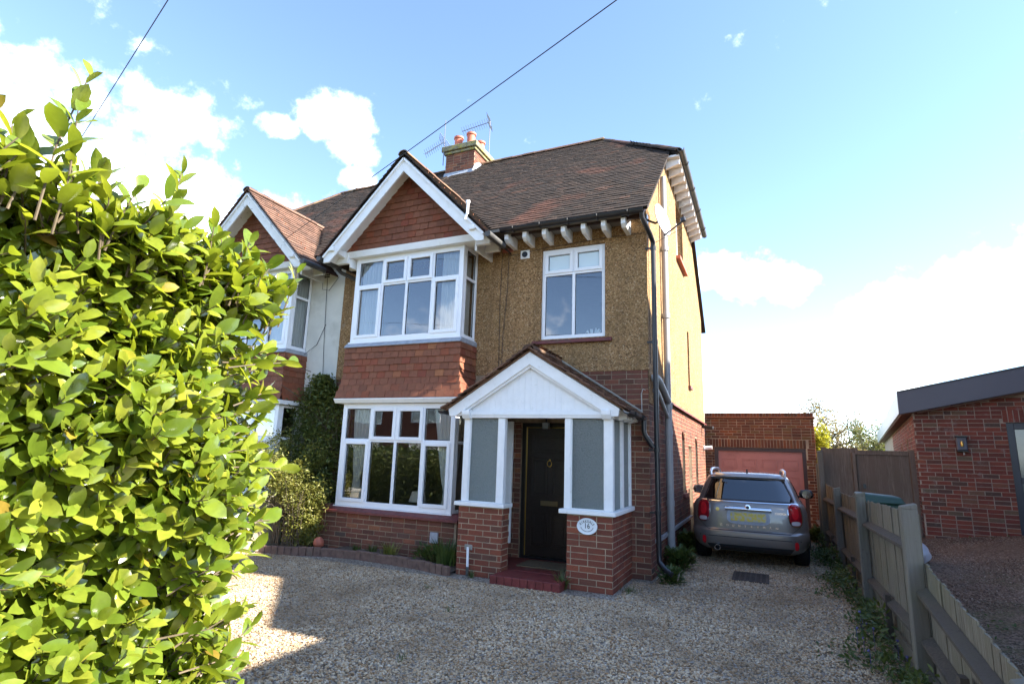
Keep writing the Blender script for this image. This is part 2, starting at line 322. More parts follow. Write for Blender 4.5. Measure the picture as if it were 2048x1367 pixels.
# ground materials
m, nt, b = newmat('gravel_bed'); P = pos(nt)
vo = nd(nt, 'ShaderNodeTexVoronoi', {'Vector': P, 'Scale': 55}); vc = nd(nt, 'ShaderNodeSeparateColor', {0: vo.outputs['Color']}).outputs[0]
col = ramp(nt, vc, [(0, (.10, .08, .06)), (.4, (.25, .20, .15)), (.75, (.36, .31, .25)), (1, (.52, .47, .40))])
col = mixc(nt, maprange(nt, noise(nt, 1.1, 6, .6), .4, .7, 0, .5), col, (.16, .12, .085))
S(b, color=col, rough=.95, spec=.2); bump(nt, b, vo.outputs['Distance'], .8, .02); MAT['gravel'] = m
def stonemat(name, stops, dirt):
    m, nt, b = newmat(name)
    col = ramp(nt, nd(nt, 'ShaderNodeObjectInfo').outputs['Random'], stops)
    col = mixc(nt, maprange(nt, noise(nt, .9, 7, .65), .44, .68, 0, .75), col, dirt)
    S(b, color=col, rough=.8, spec=.3); return m
MAT['stone'] = stonemat('gravel_stone', [(0, (.12, .078, .045)), (.2, (.36, .215, .105)), (.45, (.48, .35, .215)), (.7, (.60, .47, .315)), (.85, (.34, .285, .225)), (1, (.72, .60, .44))], (.21, .135, .073))
MAT['stone_brown'] = stonemat('brown_gravel_stone', [(0, (.08, .05, .035)), (.4, (.20, .13, .09)), (.75, (.28, .20, .15)), (1, (.40, .32, .25))], (.13, .09, .06))
m, nt, b = newmat('brown_gravel'); P = pos(nt)
vo = nd(nt, 'ShaderNodeTexVoronoi', {'Vector': P, 'Scale': 50}); vc = nd(nt, 'ShaderNodeSeparateColor', {0: vo.outputs['Color']}).outputs[0]
col = ramp(nt, vc, [(0, (.07, .05, .035)), (.5, (.16, .11, .075)), (1, (.27, .20, .15))])
col = mixc(nt, maprange(nt, noise(nt, .8, 6, .65), .52, .64, 0, .6), col, (.075, .085, .028))
S(b, color=col, rough=.95, spec=.15); bump(nt, b, vo.outputs['Distance'], .8, .02); MAT['gravel_brown'] = m
MAT['soil'] = plain('soil', (.085, .06, .042), .98, var=.4, sc=14, bs=.9, bsc=30, dirt=(.17, .13, .09), dsc=8)
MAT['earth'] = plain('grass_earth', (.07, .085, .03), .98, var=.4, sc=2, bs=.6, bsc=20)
MAT['asphalt'] = plain('asphalt', (.05, .05, .052), .9, var=.2, sc=30, bs=.4, bsc=90)
MAT['iron'] = plain('drain_iron', (.045, .035, .028), .7, var=.3, bs=.5, bsc=40)
# foliage
def leafmat(name, stops, rough=.35, transl=.35, tcol=None, spec=.5):
    m, nt, b = newmat(name)
    col = ramp(nt, rndv(nt), stops); col = mixc(nt, maprange(nt, noise(nt, 35, 4), .35, .7, 0, .35), col, tuple(x*.55 for x in stops[0][1]))
    S(b, color=col, rough=rough, spec=spec)
    tc = mixc(nt, .5, col, tcol or stops[-1][1]); tc = mixc(nt, 1.0, tc, (1.7, 1.7, 1.2, 1), 'MULTIPLY')
    tr = nd(nt, 'ShaderNodeBsdfTranslucent', {'Color': tc})
    mx = nd(nt, 'ShaderNodeMixShader', {0: transl, 1: b.outputs[0], 2: tr.outputs[0]}); nt.links.new(mx.outputs[0], nt.nodes['Material Output'].inputs[0]); return m
MAT['laurel'] = leafmat('laurel_leaf', [(0, (.085, .135, .014)), (.4, (.145, .20, .022)), (.75, (.205, .245, .028)), (.975, (.27, .285, .036)), (.99, (.34, .28, .03)), (1, (.26, .14, .04))], .2, .38, (.26, .28, .02), .8)
MAT['laurel_stem'] = plain('laurel_stem', (.085, .062, .035), .7, var=.3, sc=20)
MAT['bark'] = plain('bark', (.10, .075, .05), .95, var=.3, sc=20, bs=.8, bsc=30)
MAT['climber'] = leafmat('climber_leaf', [(0, (.045, .065, .014)), (.5, (.085, .115, .022)), (.9, (.13, .155, .03)), (1, (.20, .18, .05))], .5, .25)
MAT['shrub_yellow'] = leafmat('yellow_green_leaf', [(0, (.10, .12, .02)), (.5, (.17, .18, .035)), (1, (.26, .23, .06))], .5, .35)
MAT['weed'] = leafmat('weed_leaf', [(0, (.035, .065, .014)), (.6, (.065, .105, .022)), (1, (.12, .14, .035))], .5, .3)
MAT['tree_brown'] = leafmat('young_brown_leaf', [(0, (.13, .09, .04)), (.5, (.20, .15, .06)), (1, (.26, .20, .09))], .6, .4)
MAT['tree_green'] = leafmat('tree_leaf', [(0, (.06, .08, .025)), (.5, (.10, .12, .03)), (1, (.15, .15, .05))], .6, .35)
MAT['golden'] = leafmat('golden_shrub_leaf', [(0, (.17, .19, .02)), (.5, (.26, .27, .03)), (1, (.34, .31, .04))], .45, .45)
MAT['flower'] = plain('blue_flower', (.09, .08, .22), .6)
# car
m, nt, b = newmat('car_paint'); S(b, color=(.235, .215, .195), rough=.36, metal=.6, coat=1.0); b.inputs['Coat Roughness'].default_value = .04
fl = noise(nt, 900, 1); bump(nt, b, fl, .03, .001); MAT['car_paint'] = m
MAT['chrome'] = plain('chrome', (.75, .76, .78), .09, metal=1, var=.02)
MAT['silver'] = plain('silver_rail', (.62, .63, .65), .3, metal=.9, var=.02)
MAT['tyre'] = plain('tyre_rubber', (.016, .016, .017), .8, var=.2, bs=.3)
MAT['rim'] = plain('alloy_rim', (.30, .30, .31), .35, metal=.9)
MAT['car_black'] = plain('black_trim', (.014, .014, .015), .5, var=.1)
MAT['red_lens'] = plain('red_lens', (.24, .006, .012), .12, var=.25, sc=30, spec=.7)
MAT['clear_lens'] = plain('clear_lens', (.45, .40, .40), .15, spec=.7)
MAT['red_reflector'] = plain('red_reflector', (.55, .012, .02), .2, spec=.8)
m, nt, b = newmat('number_plate')
col = mixc(nt, maprange(nt, noise(nt, 22, 2, .4), .42, .62), (.62, .47, .05), (.46, .42, .30)); S(b, color=col, rough=.35); MAT['plate'] = m
MAT['seat'] = plain('seat_cloth', (.03, .03, .035), .9)
MAT['green_plastic'] = plain('green_bin_plastic', (.018, .055, .035), .45, var=.1)
MAT['sack'] = plain('sack_plastic', (.50, .54, .62), .5, var=.1, bs=.3, bsc=20)
MAT['sack_grey'] = plain('grey_sack', (.13, .13, .17), .5, var=.1)
MAT['lamp_shade'] = plain('lamp_shade', (.72, .70, .62), .8)
MAT['wire'] = plain('wire_black', (.012, .012, .016), .5)
MAT['wire_pale'] = plain('wire_pale', (.5, .48, .44), .5)
MAT['dish'] = plain('dish_grey', (.40, .41, .44), .4, var=.03)
MAT['aerial'] = plain('aerial_metal', (.16, .17, .20), .4, metal=.7)
MAT['red_plastic'] = plain('red_plastic', (.30, .03, .03), .5)
MAT['edging'] = plain('brown_edging', (.15, .088, .066), .9, var=.3, sc=14, bs=.5, dirt=(.10, .085, .06), dsc=7)
MAT['cream_wall'] = plain('cream_painted_wall', (.24, .20, .14), .9, var=.15, sc=8, bs=.5, bsc=18, dirt=(.32, .27, .18), dsc=4)
# ------------------------------------------------------------------ building helpers
def wall_grid(mp, u0, u1, z0, z1, holes, t, mb=None):
    mb = mb or MB(); us = sorted({u0, u1, *[min(max(h[i], u0), u1) for h in holes for i in (0, 1)]}); zs = sorted({z0, z1, *[min(max(h[i], z0), z1) for h in holes for i in (2, 3)]})
    def hole(i, j):
        if i < 0 or j < 0 or i >= len(us)-1 or j >= len(zs)-1: return True
        u, z = (us[i]+us[i+1])/2, (zs[j]+zs[j+1])/2
        return any(h[0] < u < h[1] and h[2] < z < h[3] for h in holes)
    q = lambda pts: mb.add([mp(*p) for p in pts], [(0, 1, 2, 3)])
    for i in range(len(us)-1):
        for j in range(len(zs)-1):
            if hole(i, j): continue
            a, b, c, d = us[i], us[i+1], zs[j], zs[j+1]
            q([(a, 0, c), (b, 0, c), (b, 0, d), (a, 0, d)]); q([(a, t, d), (b, t, d), (b, t, c), (a, t, c)])
            if hole(i-1, j): q([(a, 0, c), (a, 0, d), (a, t, d), (a, t, c)])
            if hole(i+1, j): q([(b, 0, d), (b, 0, c), (b, t, c), (b, t, d)])
            if hole(i, j-1): q([(a, 0, c), (a, t, c), (b, t, c), (b, 0, c)])
            if hole(i, j+1): q([(a, 0, d), (b, 0, d), (b, t, d), (a, t, d)])
    return mb
def brick_rects(u0, u1, z0, z1, holes=(), off=0.0, bond='stretcher', c=.075, seed=0):
    rg = random.Random(seed); out = []; i = 0; z = z0
    while z < z1-.02:
        zt = min(z+c-.010, z1); zm = (z+zt)/2; spans = [(u0, u1)]
        for h in holes:
            if h[2] < zm < h[3]:
                ns = []
                for a, b in spans:
                    if h[0] > a: ns.append((a, min(b, h[0])))
                    if h[1] < b: ns.append((max(a, h[1]), b))
                spans = [s for s in ns if s[1]-s[0] > .03]
        if bond == 'flemish': seq = [.215, .1025]; p = u0-(.0 if i % 2 else .16)+off
        elif bond == 'english': seq = [.215] if i % 2 else [.1025]; p = u0-(0 if i % 2 else .05)+off
        else: seq = [.215]; p = u0-(.1125 if i % 2 else 0)+off-.225
        k = 0; p -= .65
        while p < u1:
            L = seq[k % len(seq)]
            if bond == 'stretcher' and rg.random() < .06: L = .1025
            for a, b in spans:
                s, e = max(a, p), min(b, p+L)
                if e-s > .035: out.append((s, e, z, zt))
            p += L+.010; k += 1
        z += c; i += 1
    return out
def _brick_tpl(l=.215, h=.065, dep=.03, bv=.0035):
    a, b = l/2, h/2
    v = [(-a+bv, 0, -b+bv), (a-bv, 0, -b+bv), (a-bv, 0, b-bv), (-a+bv, 0, b-bv), (-a, bv, -b), (a, bv, -b), (a, bv, b), (-a, bv, b), (-a, dep, -b), (a, dep, -b), (a, dep, b), (-a, dep, b)]
    f = [(0, 1, 2, 3), (4, 5, 1, 0), (5, 6, 2, 1), (6, 7, 3, 2), (7, 4, 0, 3), (8, 9, 5, 4), (9, 10, 6, 5), (10, 11, 7, 6), (11, 8, 4, 7)]
    return v, f
BV, BF = _brick_tpl()
_brick_me = {}
def brick_mesh(mat):
    if mat.name not in _brick_me:
        me = bpy.data.meshes.new('brick'); me.from_pydata(BV, [], BF); me.materials.append(mat); _brick_me[mat.name] = me
    return _brick_me[mat.name]
def lay(rects, mp, parent, mat, nobj=10**6, proud=.006, name='brick', seed=3):
    rg = random.Random(seed); o = Vector(mp(0, 0, 0)); a = Vector(mp(1, 0, 0))-o; b = Vector(mp(0, 1, 0))-o; c = Vector(mp(0, 0, 1))-o
    T = []
    for i, (u0, u1, z0, z1) in enumerate(rects):
        p = Vector(mp((u0+u1)/2, -proud+rg.uniform(-.002, .002), (z0+z1)/2+rg.uniform(-.001, .001)))
        sx = (u1-u0)/.215*rg.uniform(.985, 1.0); sz = (z1-z0)/.065*rg.uniform(.965, 1.02); ro = rg.uniform(-.006, .006)
        M = frame4(p, (a+c*ro)*sx, b, (c-a*ro)*sz)
        if i < nobj: piece(name, brick_mesh(mat), parent, M)
        else: T.append(np.array(M))
    if T: tag(bulk('bricks', BV, BF, T, mat, parent), kind='stuff')
# hung tiles -------------------------------------------------------
TV = [(-.081, -.026, 0), (.081, -.026, 0), (.081, -.013, 0), (-.081, -.013, 0), (-.081, -.006, .135), (.081, -.006, .135), (.081, .004, .135), (-.081, .004, .135)]
TF = [(0, 1, 5, 4), (3, 2, 1, 0), (0, 4, 7, 3), (1, 2, 6, 5)]
_tile_me = {}
def tile_piece(parent, M, mat, name='tile'):
    if mat.name not in _tile_me:
        me = bpy.data.meshes.new('tile'); me.from_pydata(TV, [], TF); me.materials.append(mat); _tile_me[mat.name] = me
    return piece(name, _tile_me[mat.name], parent, M)
def hang(mp, u0, u1, z0, z1, parent, mat, gauge=.114, keep=None, flare=lambda z: 0, seed=1, ext=0):
    rg = random.Random(seed); o = Vector(mp(0, 0, 0)); a = Vector(mp(1, 0, 0))-o; b = Vector(mp(0, 1, 0))-o; c = Vector(mp(0, 0, 1))-o
    n = 0; z = z0; i = 0
    while z < z1-.03:
        p = u0-(.0825 if i % 2 else 0)
        while p < u1-.01:
            s, e = max(p, u0), min(p+.163, u1)
            if keep: s, e = keep(s, e, z)
            if ext and e >= u1-.001: e += flare(z)
            if ext and s <= u0+.001: s -= flare(z)
            if e-s > .03:
                uc = (s+e)/2; ro = rg.uniform(-.012, .012)
                tilt = (flare(z)-flare(z+.1))/.1
                cz = (c-b*(-tilt)).normalized() if abs(tilt) > 1e-6 else c
                P = Vector(mp(uc, -flare(z)+rg.uniform(-.003, .002), z+rg.uniform(-.004, .003)))
                sx = (e-s)/.163*.992
                tile_piece(parent, frame4(P, (a+c*ro)*sx, b, (cz-a*ro)*min(1, (z1-z)/.13+.05)), mat); n += 1
            p += .165
        z += gauge; i += 1
    return n
# roof slopes -------------------------------------------------------
RV = [(-.081, 0, .012), (.081, 0, .012), (.081, 0, .027), (-.081, 0, .027), (-.081, .155, 0), (.081, .155, 0), (.081, .155, .012), (-.081, .155, .012)]
RF = [(0, 1, 2, 3), (3, 2, 6, 7), (0, 3, 7, 4), (1, 5, 6, 2)]
_rt = {}
RVT = [(x, y, z if z < .02 or y > 0 else z+.012) for x, y, z in RV]
def slope(parent, O, a, s, la, ls, keep, mat, gauge=.115, nobj=0, name='roof_tile', seed=5, wob=.004, thick=False):
    TVX = RVT if thick else RV
    rg = random.Random(seed); O, a, s = Vector(O), Vector(a).normalized(), Vector(s).normalized(); n = a.cross(s); T = []; k = 0
    for i in range(int(ls/gauge)+1):
        y = i*gauge; x0 = (-.0825 if i % 2 else 0)
        while x0 < la-.01:
            xs, xe = max(x0, 0), min(x0+.165, la); x = (xs+xe)/2; x0 += .165
            if xe-xs < .03: continue
            p = O+a*x+s*y
            if keep(p, x, y):
                ro = rg.uniform(-.02, .02); li = rg.uniform(-.03, .045); q = p+n*rg.uniform(-.002, wob)+s*rg.uniform(-.006, .006)
                M = frame4(q, (a+s*ro)*((xe-xs)/.165), s-a*ro+n*li*.3, n)
                if k < nobj:
                    if mat.name not in _rt:
                        me = bpy.data.meshes.new('roof_tile'); me.from_pydata(TVX, [], RF); me.materials.append(mat); _rt[mat.name] = me
                    piece(name, _rt[mat.name], parent, M); k += 1
                else: T.append(np.array(M))
    if T: tag(bulk(name+'s', TVX, RF, T, mat, parent), kind='stuff')
def ridge_run(parent, p, q, mat, r=.115, L=.30, up=(0, 0, 1), name='ridge_tile', seed=2):
    rg = random.Random(seed); p, q = Vector(p), Vector(q); d = (q-p); n = max(1, round(d.length/L)); d.normalize(); a = d.cross(Vector(up)).normalized(); b = a.cross(d)
    if b.z < 0: b = -b
    me = None; L = (q-p).length/n
    mb = MB(); k = 7
    for e in (0, 1):
        for rr in (r, r-.02):
            for j in range(k): t = math.pi*(j/(k-1)); mb.v.append((math.cos(t)*rr, e*(L+.01), math.sin(t)*rr*.8-.02))
    for j in range(k-1): mb.f += [(j, j+1, 2*k+j+1, 2*k+j), (j, k+j, k+j+1, j+1), (2*k+j, 2*k+j+1, 3*k+j+1, 3*k+j)]
    mb.f += [(0, 2*k, 3*k, k), (k-1, 2*k-1, 4*k-1, 3*k-1)]
    me = bpy.data.meshes.new('ridge_tile'); me.from_pydata(mb.v, [], mb.f); me.materials.append(mat)
    for i in range(n):
        j = Vector((rg.uniform(-.006, .006), rg.uniform(-.006, .006), rg.uniform(-.004, .008)))
        piece(name, me, parent, frame4(p+d*(L*i)+j, a, d, b))
# windows -----------------------------------------------------------
def window(parent, mp, u0, u1, z0, z1, cols=(), tr=None, sash=(), fw=.058, dp=.075, mw=.05, mat=None, pane='glass', top_pane=None, name='window', off=0.0):
    mat = mat or MAT['upvc']; mb = MB(); g = .0; w0, w1 = off, off+dp
    mb.mbox(mp, u0, u0+fw, w0, w1, z0, z1); mb.mbox(mp, u1-fw, u1, w0, w1, z0, z1)
    mb.mbox(mp, u0+fw, u1-fw, w0, w1, z0, z0+fw); mb.mbox(mp, u0+fw, u1-fw, w0, w1, z1-fw, z1)
    for c in cols: mb.mbox(mp, c-mw/2, c+mw/2, w0+.003, w1, z0+fw, z1-fw)
    e = [u0+fw]+[x for c in cols for x in (c-mw/2, c+mw/2)]+[u1-fw]; lights = []
    for i in range(0, len(e), 2):
        if tr: mb.mbox(mp, e[i], e[i+1], w0+.004, w1, tr-mw/2, tr+mw/2)
        lights += [(i//2, 0, e[i], e[i+1], z0+fw, tr-mw/2 if tr else z1-fw)]
        if tr: lights.append((i//2, 1, e[i], e[i+1], tr+mw/2, z1-fw))
    fr = mb.build(name, mat, parent, bevel=.004)
    for ci, row, a, b, c, d in lights:
        if (ci, row) in sash:
            s = MB(); k = .042; ov = .014
            A, B, C, D = a-ov, b+ov, c-ov, d+ov
            s.mbox(mp, A, A+k+ov, w0-.016, w0+.03, C, D); s.mbox(mp, B-k-ov, B, w0-.016, w0+.03, C, D)
            s.mbox(mp, A+k+ov, B-k-ov, w0-.016, w0+.03, C, C+k+ov); s.mbox(mp, A+k+ov, B-k-ov, w0-.016, w0+.03, D-k-ov, D)
            s.build('casement', mat, fr, bevel=.004); a, b, c, d = a+k, b-k, c+k, d-k
        gk = MB(); e2 = .008
        gk.mbox(mp, a-.001, a+e2, w0+.022, w0+.03, c, d); gk.mbox(mp, b-e2, b+.001, w0+.022, w0+.03, c, d); gk.mbox(mp, a+e2, b-e2, w0+.022, w0+.03, d-e2, d+.001); gk.mbox(mp, a+e2, b-e2, w0+.022, w0+.03, c-.001, c+e2)
        gk.build('gasket', MAT['black_plastic'], fr)
        pm = MAT[top_pane] if (top_pane and row == 1) else MAT[pane]
        MB().add([mp(a, w0+.027, c), mp(b, w0+.027, c), mp(b, w0+.027, d), mp(a, w0+.027, d)], [(0, 1, 2, 3)]).build('pane', pm, fr, fix=False)
    return fr
def curtain(label, mp, ua, ub, z0, z1, w, folds=7, tie=None, side=0, mat='sheer', amp=.022, group=None):
    rg = random.Random(sum(map(ord, label))); ph = rg.random()*6
    def fn(s, t):
        z = z0+(z1-z0)*t; k = 1.0
        if tie is not None:
            dz = z-tie; k = .30+.70*min(1, max(0, dz/(z1-tie)))**.75 if dz > 0 else .30+.22*min(1, -dz/.35)
        x = (s-side)*k+side
        return mp(ua+(ub-ua)*x, w+amp*math.sin(s*folds*6.283+ph+.6*math.sin(t*3))+.006*math.sin(s*folds*15.1+1), z)
    o = MB().grid(fn, folds*8, 12).build('curtain', MAT[mat], None, smooth=True, fix=False, sharp=180)
    return tag(o, label, 'curtain', group or 'curtains in the bay windows')

# ------------------------------------------------------------------ ground
def sheet(name, pts, z, mat, zf=None):
    mb = MB(); mb.add([(x, y, zf(x, y) if zf else z) for x, y in pts], [tuple(range(len(pts)))])
    return tag(mb.build(name, mat, None, fix=False), kind='structure')
sheet('ground', [(-300, -300), (300, -300), (300, 300), (-300, 300)], -.03, MAT['earth'])
drive = sheet('driveway', [(-6.2, -7.9), (2.5, -7.9), (2.5, 8.6), (.02, 8.6), (.02, .1), (-6.2, .1)], 0, MAT['gravel'])
sheet('pavement', [(-60, -9.9), (60, -9.9), (60, -7.9), (-60, -7.9)], -.012, MAT['concrete'])
sheet('road', [(-60, -17), (60, -17), (60, -9.95), (-60, -9.95)], -.022, MAT['asphalt'])
NB = lambda x, y: .03+.13*(x-2.55)+.018*(y+3)
nb = MB(); nb.grid(lambda s, t: (2.56+s*14, -7.8+t*20, NB(2.56+s*14, -7.8+t*20)+.015*math.sin(s*31)*math.sin(t*43)), 28, 40)
nbo = tag(nb.build('neighbour_driveway', MAT['gravel_brown'], None, smooth=True, fix=False), kind='structure')
bedpts = [(-5.75, -1.42), (-5.2, -1.30), (-4.7, -1.06), (-4.2, -1.0), (-3.6, -1.02), (-3.0, -1.10), (-2.46, -1.22)]
sb = MB(); ns = len(bedpts)
def bed(s, t):
    f = s*(ns-1); i = min(int(f), ns-2); k = f-i; x = bedpts[i][0]*(1-k)+bedpts[i+1][0]*k; y = bedpts[i][1]*(1-k)+bedpts[i+1][1]*k
    return (x, y+(0.02-y)*t, .05+.02*math.sin(x*9)+.03*math.sin(x*3+t*4)+.03*t)
sb.grid(bed, 40, 8); soil = tag(sb.build('flower_bed_soil', MAT['soil'], None, smooth=True, fix=False), kind='structure')
# gravel stones on the drive: too many to count, instanced real geometry
def scatter(obj, name, dens, mat, smin, smax, label, seed, verts):
    ng = bpy.data.node_groups.new(name, 'GeometryNodeTree'); ng.interface.new_socket('Geometry', in_out='INPUT', socket_type='NodeSocketGeometry'); ng.interface.new_socket('Geometry', in_out='OUTPUT', socket_type='NodeSocketGeometry')
    gi = ng.nodes.new('NodeGroupInput'); go = ng.nodes.new('NodeGroupOutput')
    dp = nd(ng, 'GeometryNodeDistributePointsOnFaces', {'Mesh': gi.outputs[0], 'Density': dens, 'Seed': seed}, distribute_method='RANDOM')
    ico = nd(ng, 'GeometryNodeMeshIcoSphere', {'Radius': 1.0, 'Subdivisions': 1})
    jit = nd(ng, 'FunctionNodeRandomValue', data_type='FLOAT_VECTOR'); jit.inputs[0].default_value = (-.28,)*3; jit.inputs[1].default_value = (.28,)*3
    sp = nd(ng, 'GeometryNodeSetPosition', {'Geometry': ico.outputs[0], 'Offset': jit.outputs[0]})
    sm = nd(ng, 'GeometryNodeSetMaterial', {'Geometry': sp.outputs[0], 'Material': mat})
    rr = nd(ng, 'FunctionNodeRandomValue', data_type='FLOAT_VECTOR'); rr.inputs[0].default_value = (-.5, -.5, 0); rr.inputs[1].default_value = (.5, .5, 6.28)
    sc = nd(ng, 'FunctionNodeRandomValue', data_type='FLOAT_VECTOR'); sc.inputs[0].default_value = (smin, smin*.7, smin*.5); sc.inputs[1].default_value = (smax, smax*.8, smax*.6)
    ip = nd(ng, 'GeometryNodeInstanceOnPoints', {'Points': dp.outputs[0], 'Instance': sm.outputs[0], 'Rotation': rr.outputs[0], 'Scale': sc.outputs[0]})
    ng.links.new(ip.outputs[0], go.inputs[0])
    me = bpy.data.meshes.new(name); me.from_pydata(verts[0], [], verts[1]); me.materials.append(mat)
    o = link(name, me); md = o.modifiers.new('scatter', 'NODES'); md.node_group = ng
    return tag(o, label, 'gravel', kind='stuff')
def poly(pts, zf): return [(x, y, zf(x, y)) for x, y in pts], [tuple(range(len(pts)))]
Z0 = lambda x, y: .004
scatter(drive, 'gravel_stones', 2700, MAT['stone'], .006, .0175, 'pale mixed gravel stones covering the driveway before the porch', 3, poly([(-6.0, -5.6), (2.46, -5.6), (2.46, -1.36), (-2.5, -1.36), (-6.0, -1.36)], Z0))
scatter(drive, 'gravel_stones', 1700, MAT['stone'], .008, .018, 'dull gravel stones on the driveway beside the house and under the car', 4, poly([(-.2, -1.34), (2.46, -1.34), (2.46, 8.3), (.05, 8.3), (.05, -.2), (-.2, -.2)], Z0))
g2 = MB().grid(lambda s, t: (2.7+s*4.5, -5+t*9.6, NB(2.7+s*4.5, -5+t*9.6)+.002), 9, 18)
scatter(nbo, 'gravel_stones', 1100, MAT['stone_brown'], .006, .014, 'brown gravel stones in front of the brick bungalow', 5, (g2.v, g2.f))
# ------------------------------------------------------------------ the semi-detached house
MZ = lambda y: 5.65+.905*y            # main roof plane height
CS, SN = math.cos(math.atan(.905)), math.sin(math.atan(.905))
house = thing('semi_detached_house', 'semi-detached house with brown pebbledash, red tile-hung bay, white gabled porch and dark tiled roof', 'house', (-2.9, 3, 0))
PARTY = -5.85
# front wall, lower brick part
HB = [(-5.06, -2.98, .0, 2.45), (-1.99, -1.10, -1, 2.12)]
lower = wall_grid(front(0), PARTY, 0, -.1, 2.92, HB, .28)
wall_grid(right(0), .28, 8.1, -.1, 2.60, [(3.45, 3.85, .98, 2.18), (4.45, 5.0, -.2, 1.93), (5.75, 6.2, 1.0, 2.14)], .28, lower)
lower.box(PARTY, -.28, 8.0, 8.1, -.1, 5.2)
lw = lower.build('brick_wall', MAT['mortar_dark'], house)
up = wall_grid(front(-.014), PARTY, .014, 2.90, 5.45, [(-5.06, -2.98, 3.5, 5.0), (-1.705, -.64, 3.44, 4.963)], .29)
wall_grid(right(.014), .276, 8.1, 2.56, 5.2, [(4.72, 5.02, 3.25, 4.52)], .29, up)
sl = lambda y: (0, y, min(7.42, MZ(min(y, 8.1-y))-.06))
X1 = .014
def pr(pts): up.prism([(X1-.29, y, z) for y, z in pts], (.29, 0, 0))
vz = lambda y: min(7.42, MZ(min(y, 8.1-y))-.05)
pr([(-.0, 5.2), (3.36, 5.2), (3.36, 7.42), (1.95, 7.42), (-.0, vz(0))]); pr([(4.42, 5.2), (8.1, 5.2), (8.1, vz(8.1)), (6.15, 7.42), (4.42, 7.42)])
pr([(3.36, 5.2), (4.42, 5.2), (4.42, 5.82), (3.36, 5.82)]); pr([(3.36, 7.08), (4.42, 7.08), (4.42, 7.42), (3.36, 7.42)])
up.box(.0085, .016, .002, .30, 2.42, 2.905)
uw = up.build('pebbledash_wall', MAT['pebbledash'], house)
# interior shell so that the rooms behind the glass are dark rooms
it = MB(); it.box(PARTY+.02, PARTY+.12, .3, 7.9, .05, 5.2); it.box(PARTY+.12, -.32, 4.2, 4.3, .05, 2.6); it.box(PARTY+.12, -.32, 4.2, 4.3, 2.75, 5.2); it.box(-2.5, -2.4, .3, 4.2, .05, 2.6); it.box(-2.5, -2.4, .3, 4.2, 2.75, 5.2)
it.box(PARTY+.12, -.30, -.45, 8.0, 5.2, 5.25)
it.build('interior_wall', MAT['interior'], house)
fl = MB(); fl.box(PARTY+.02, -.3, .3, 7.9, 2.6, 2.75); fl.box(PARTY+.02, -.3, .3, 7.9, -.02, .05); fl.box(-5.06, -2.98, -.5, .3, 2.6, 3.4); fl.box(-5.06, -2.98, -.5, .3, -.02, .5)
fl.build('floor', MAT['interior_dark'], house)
# bricks you can pick out one by one
r1 = brick_rects(-2.70, 0, 0, 2.92, [(-1.99, -1.10, -1, 2.12), (-2.7, -.28, -1, 2.3)], bond='stretcher', seed=2)
lay(sorted(r1, key=lambda q: -q[1]), front(0), lw, MAT['brick_house'], 110)
r1b = brick_rects(-2.45, -1.99, .0, 2.12, [], seed=4); lay(r1b, front(0), lw, MAT['brick_house'], 0)
r2 = brick_rects(.0, 8.1, 0, 2.6, [(3.45, 3.85, .98, 2.18), (4.45, 5.0, -.2, 1.93), (5.75, 6.2, 1.0, 2.14)], bond='flemish', seed=5)
lay(r2, right(0), lw, MAT['brick_house'], 0)
lay(brick_rects(PARTY, -5.3, 0, 2.92, [], seed=6), front(0), lw, MAT['brick_house'], 0)
# drip course and plinth on the side wall
MB().prism([(.0, 1.35, 2.60), (.075, 1.35, 2.57), (.075, 1.35, 2.60), (.0, 1.35, 2.65)], (0, 6.7, 0)).build('drip_course', MAT['sill_red'], house)
MB().box(-.0, .05, .3, 4.45, .45, .50).build('plinth_pipe', MAT['grey_pipe'], house)
# side windows with brick reveals
for (a, b, c, d) in ((3.45, 3.85, .98, 2.18), (5.75, 6.2, 1.0, 2.14)):
    window(house, right(0), a, b, c, d-.02, fw=.05, off=.11)
    ar = MB(); n = 8; mid = (a+b)/2; hw = (b-a)/2
    for s in (-1, 1):
        pts = [(mid+s*hw, d)]+[(mid+s*hw*math.sin(t*math.pi/2/n), d-.16+.16*math.cos(t*math.pi/2/n)) for t in range(n+1)]
        ar.prism([(-.28, y, z) for y, z in pts], (.276, 0, 0))
    ar.build('brick_arch', MAT['brick_house'], house); MB().box(-.1, .05, a-.05, b+.05, c-.07, c-.001).build('window_sill', MAT['sill_red'], house)
dm = MB(); dm.box(-.16, -.11, 4.45, 5.0, .0, 1.93); dm.build('side_door', MAT['upvc'], house)
window(house, right(.014), 3.36, 4.42, 5.82, 7.08, cols=(3.89,), off=.12); MB().box(-.1, .10, 3.26, 4.52, 5.74, 5.815).build('window_sill', MAT['pot'], house)
window(house, right(.014), 4.72, 5.02, 3.25, 4.52, off=.16, fw=.04); MB().box(-.1, .07, 4.66, 5.08, 3.19, 3.245).build('window_sill', MAT['sill_red'], house)
# first-floor window
window(house, front(-.014), -1.705, -.64, 3.445, 4.958, cols=(-1.165,), tr=4.53, sash=((0, 1), (1, 1)), off=.045, top_pane='frosted', fw=.06)
MB().prism([(-1.83, -.075, 3.36), (-1.83, -.075, 3.395), (-1.83, .02, 3.44), (-1.83, .02, 3.36)], (1.30, 0, 0)).build('window_sill', MAT['sill_red'], house)
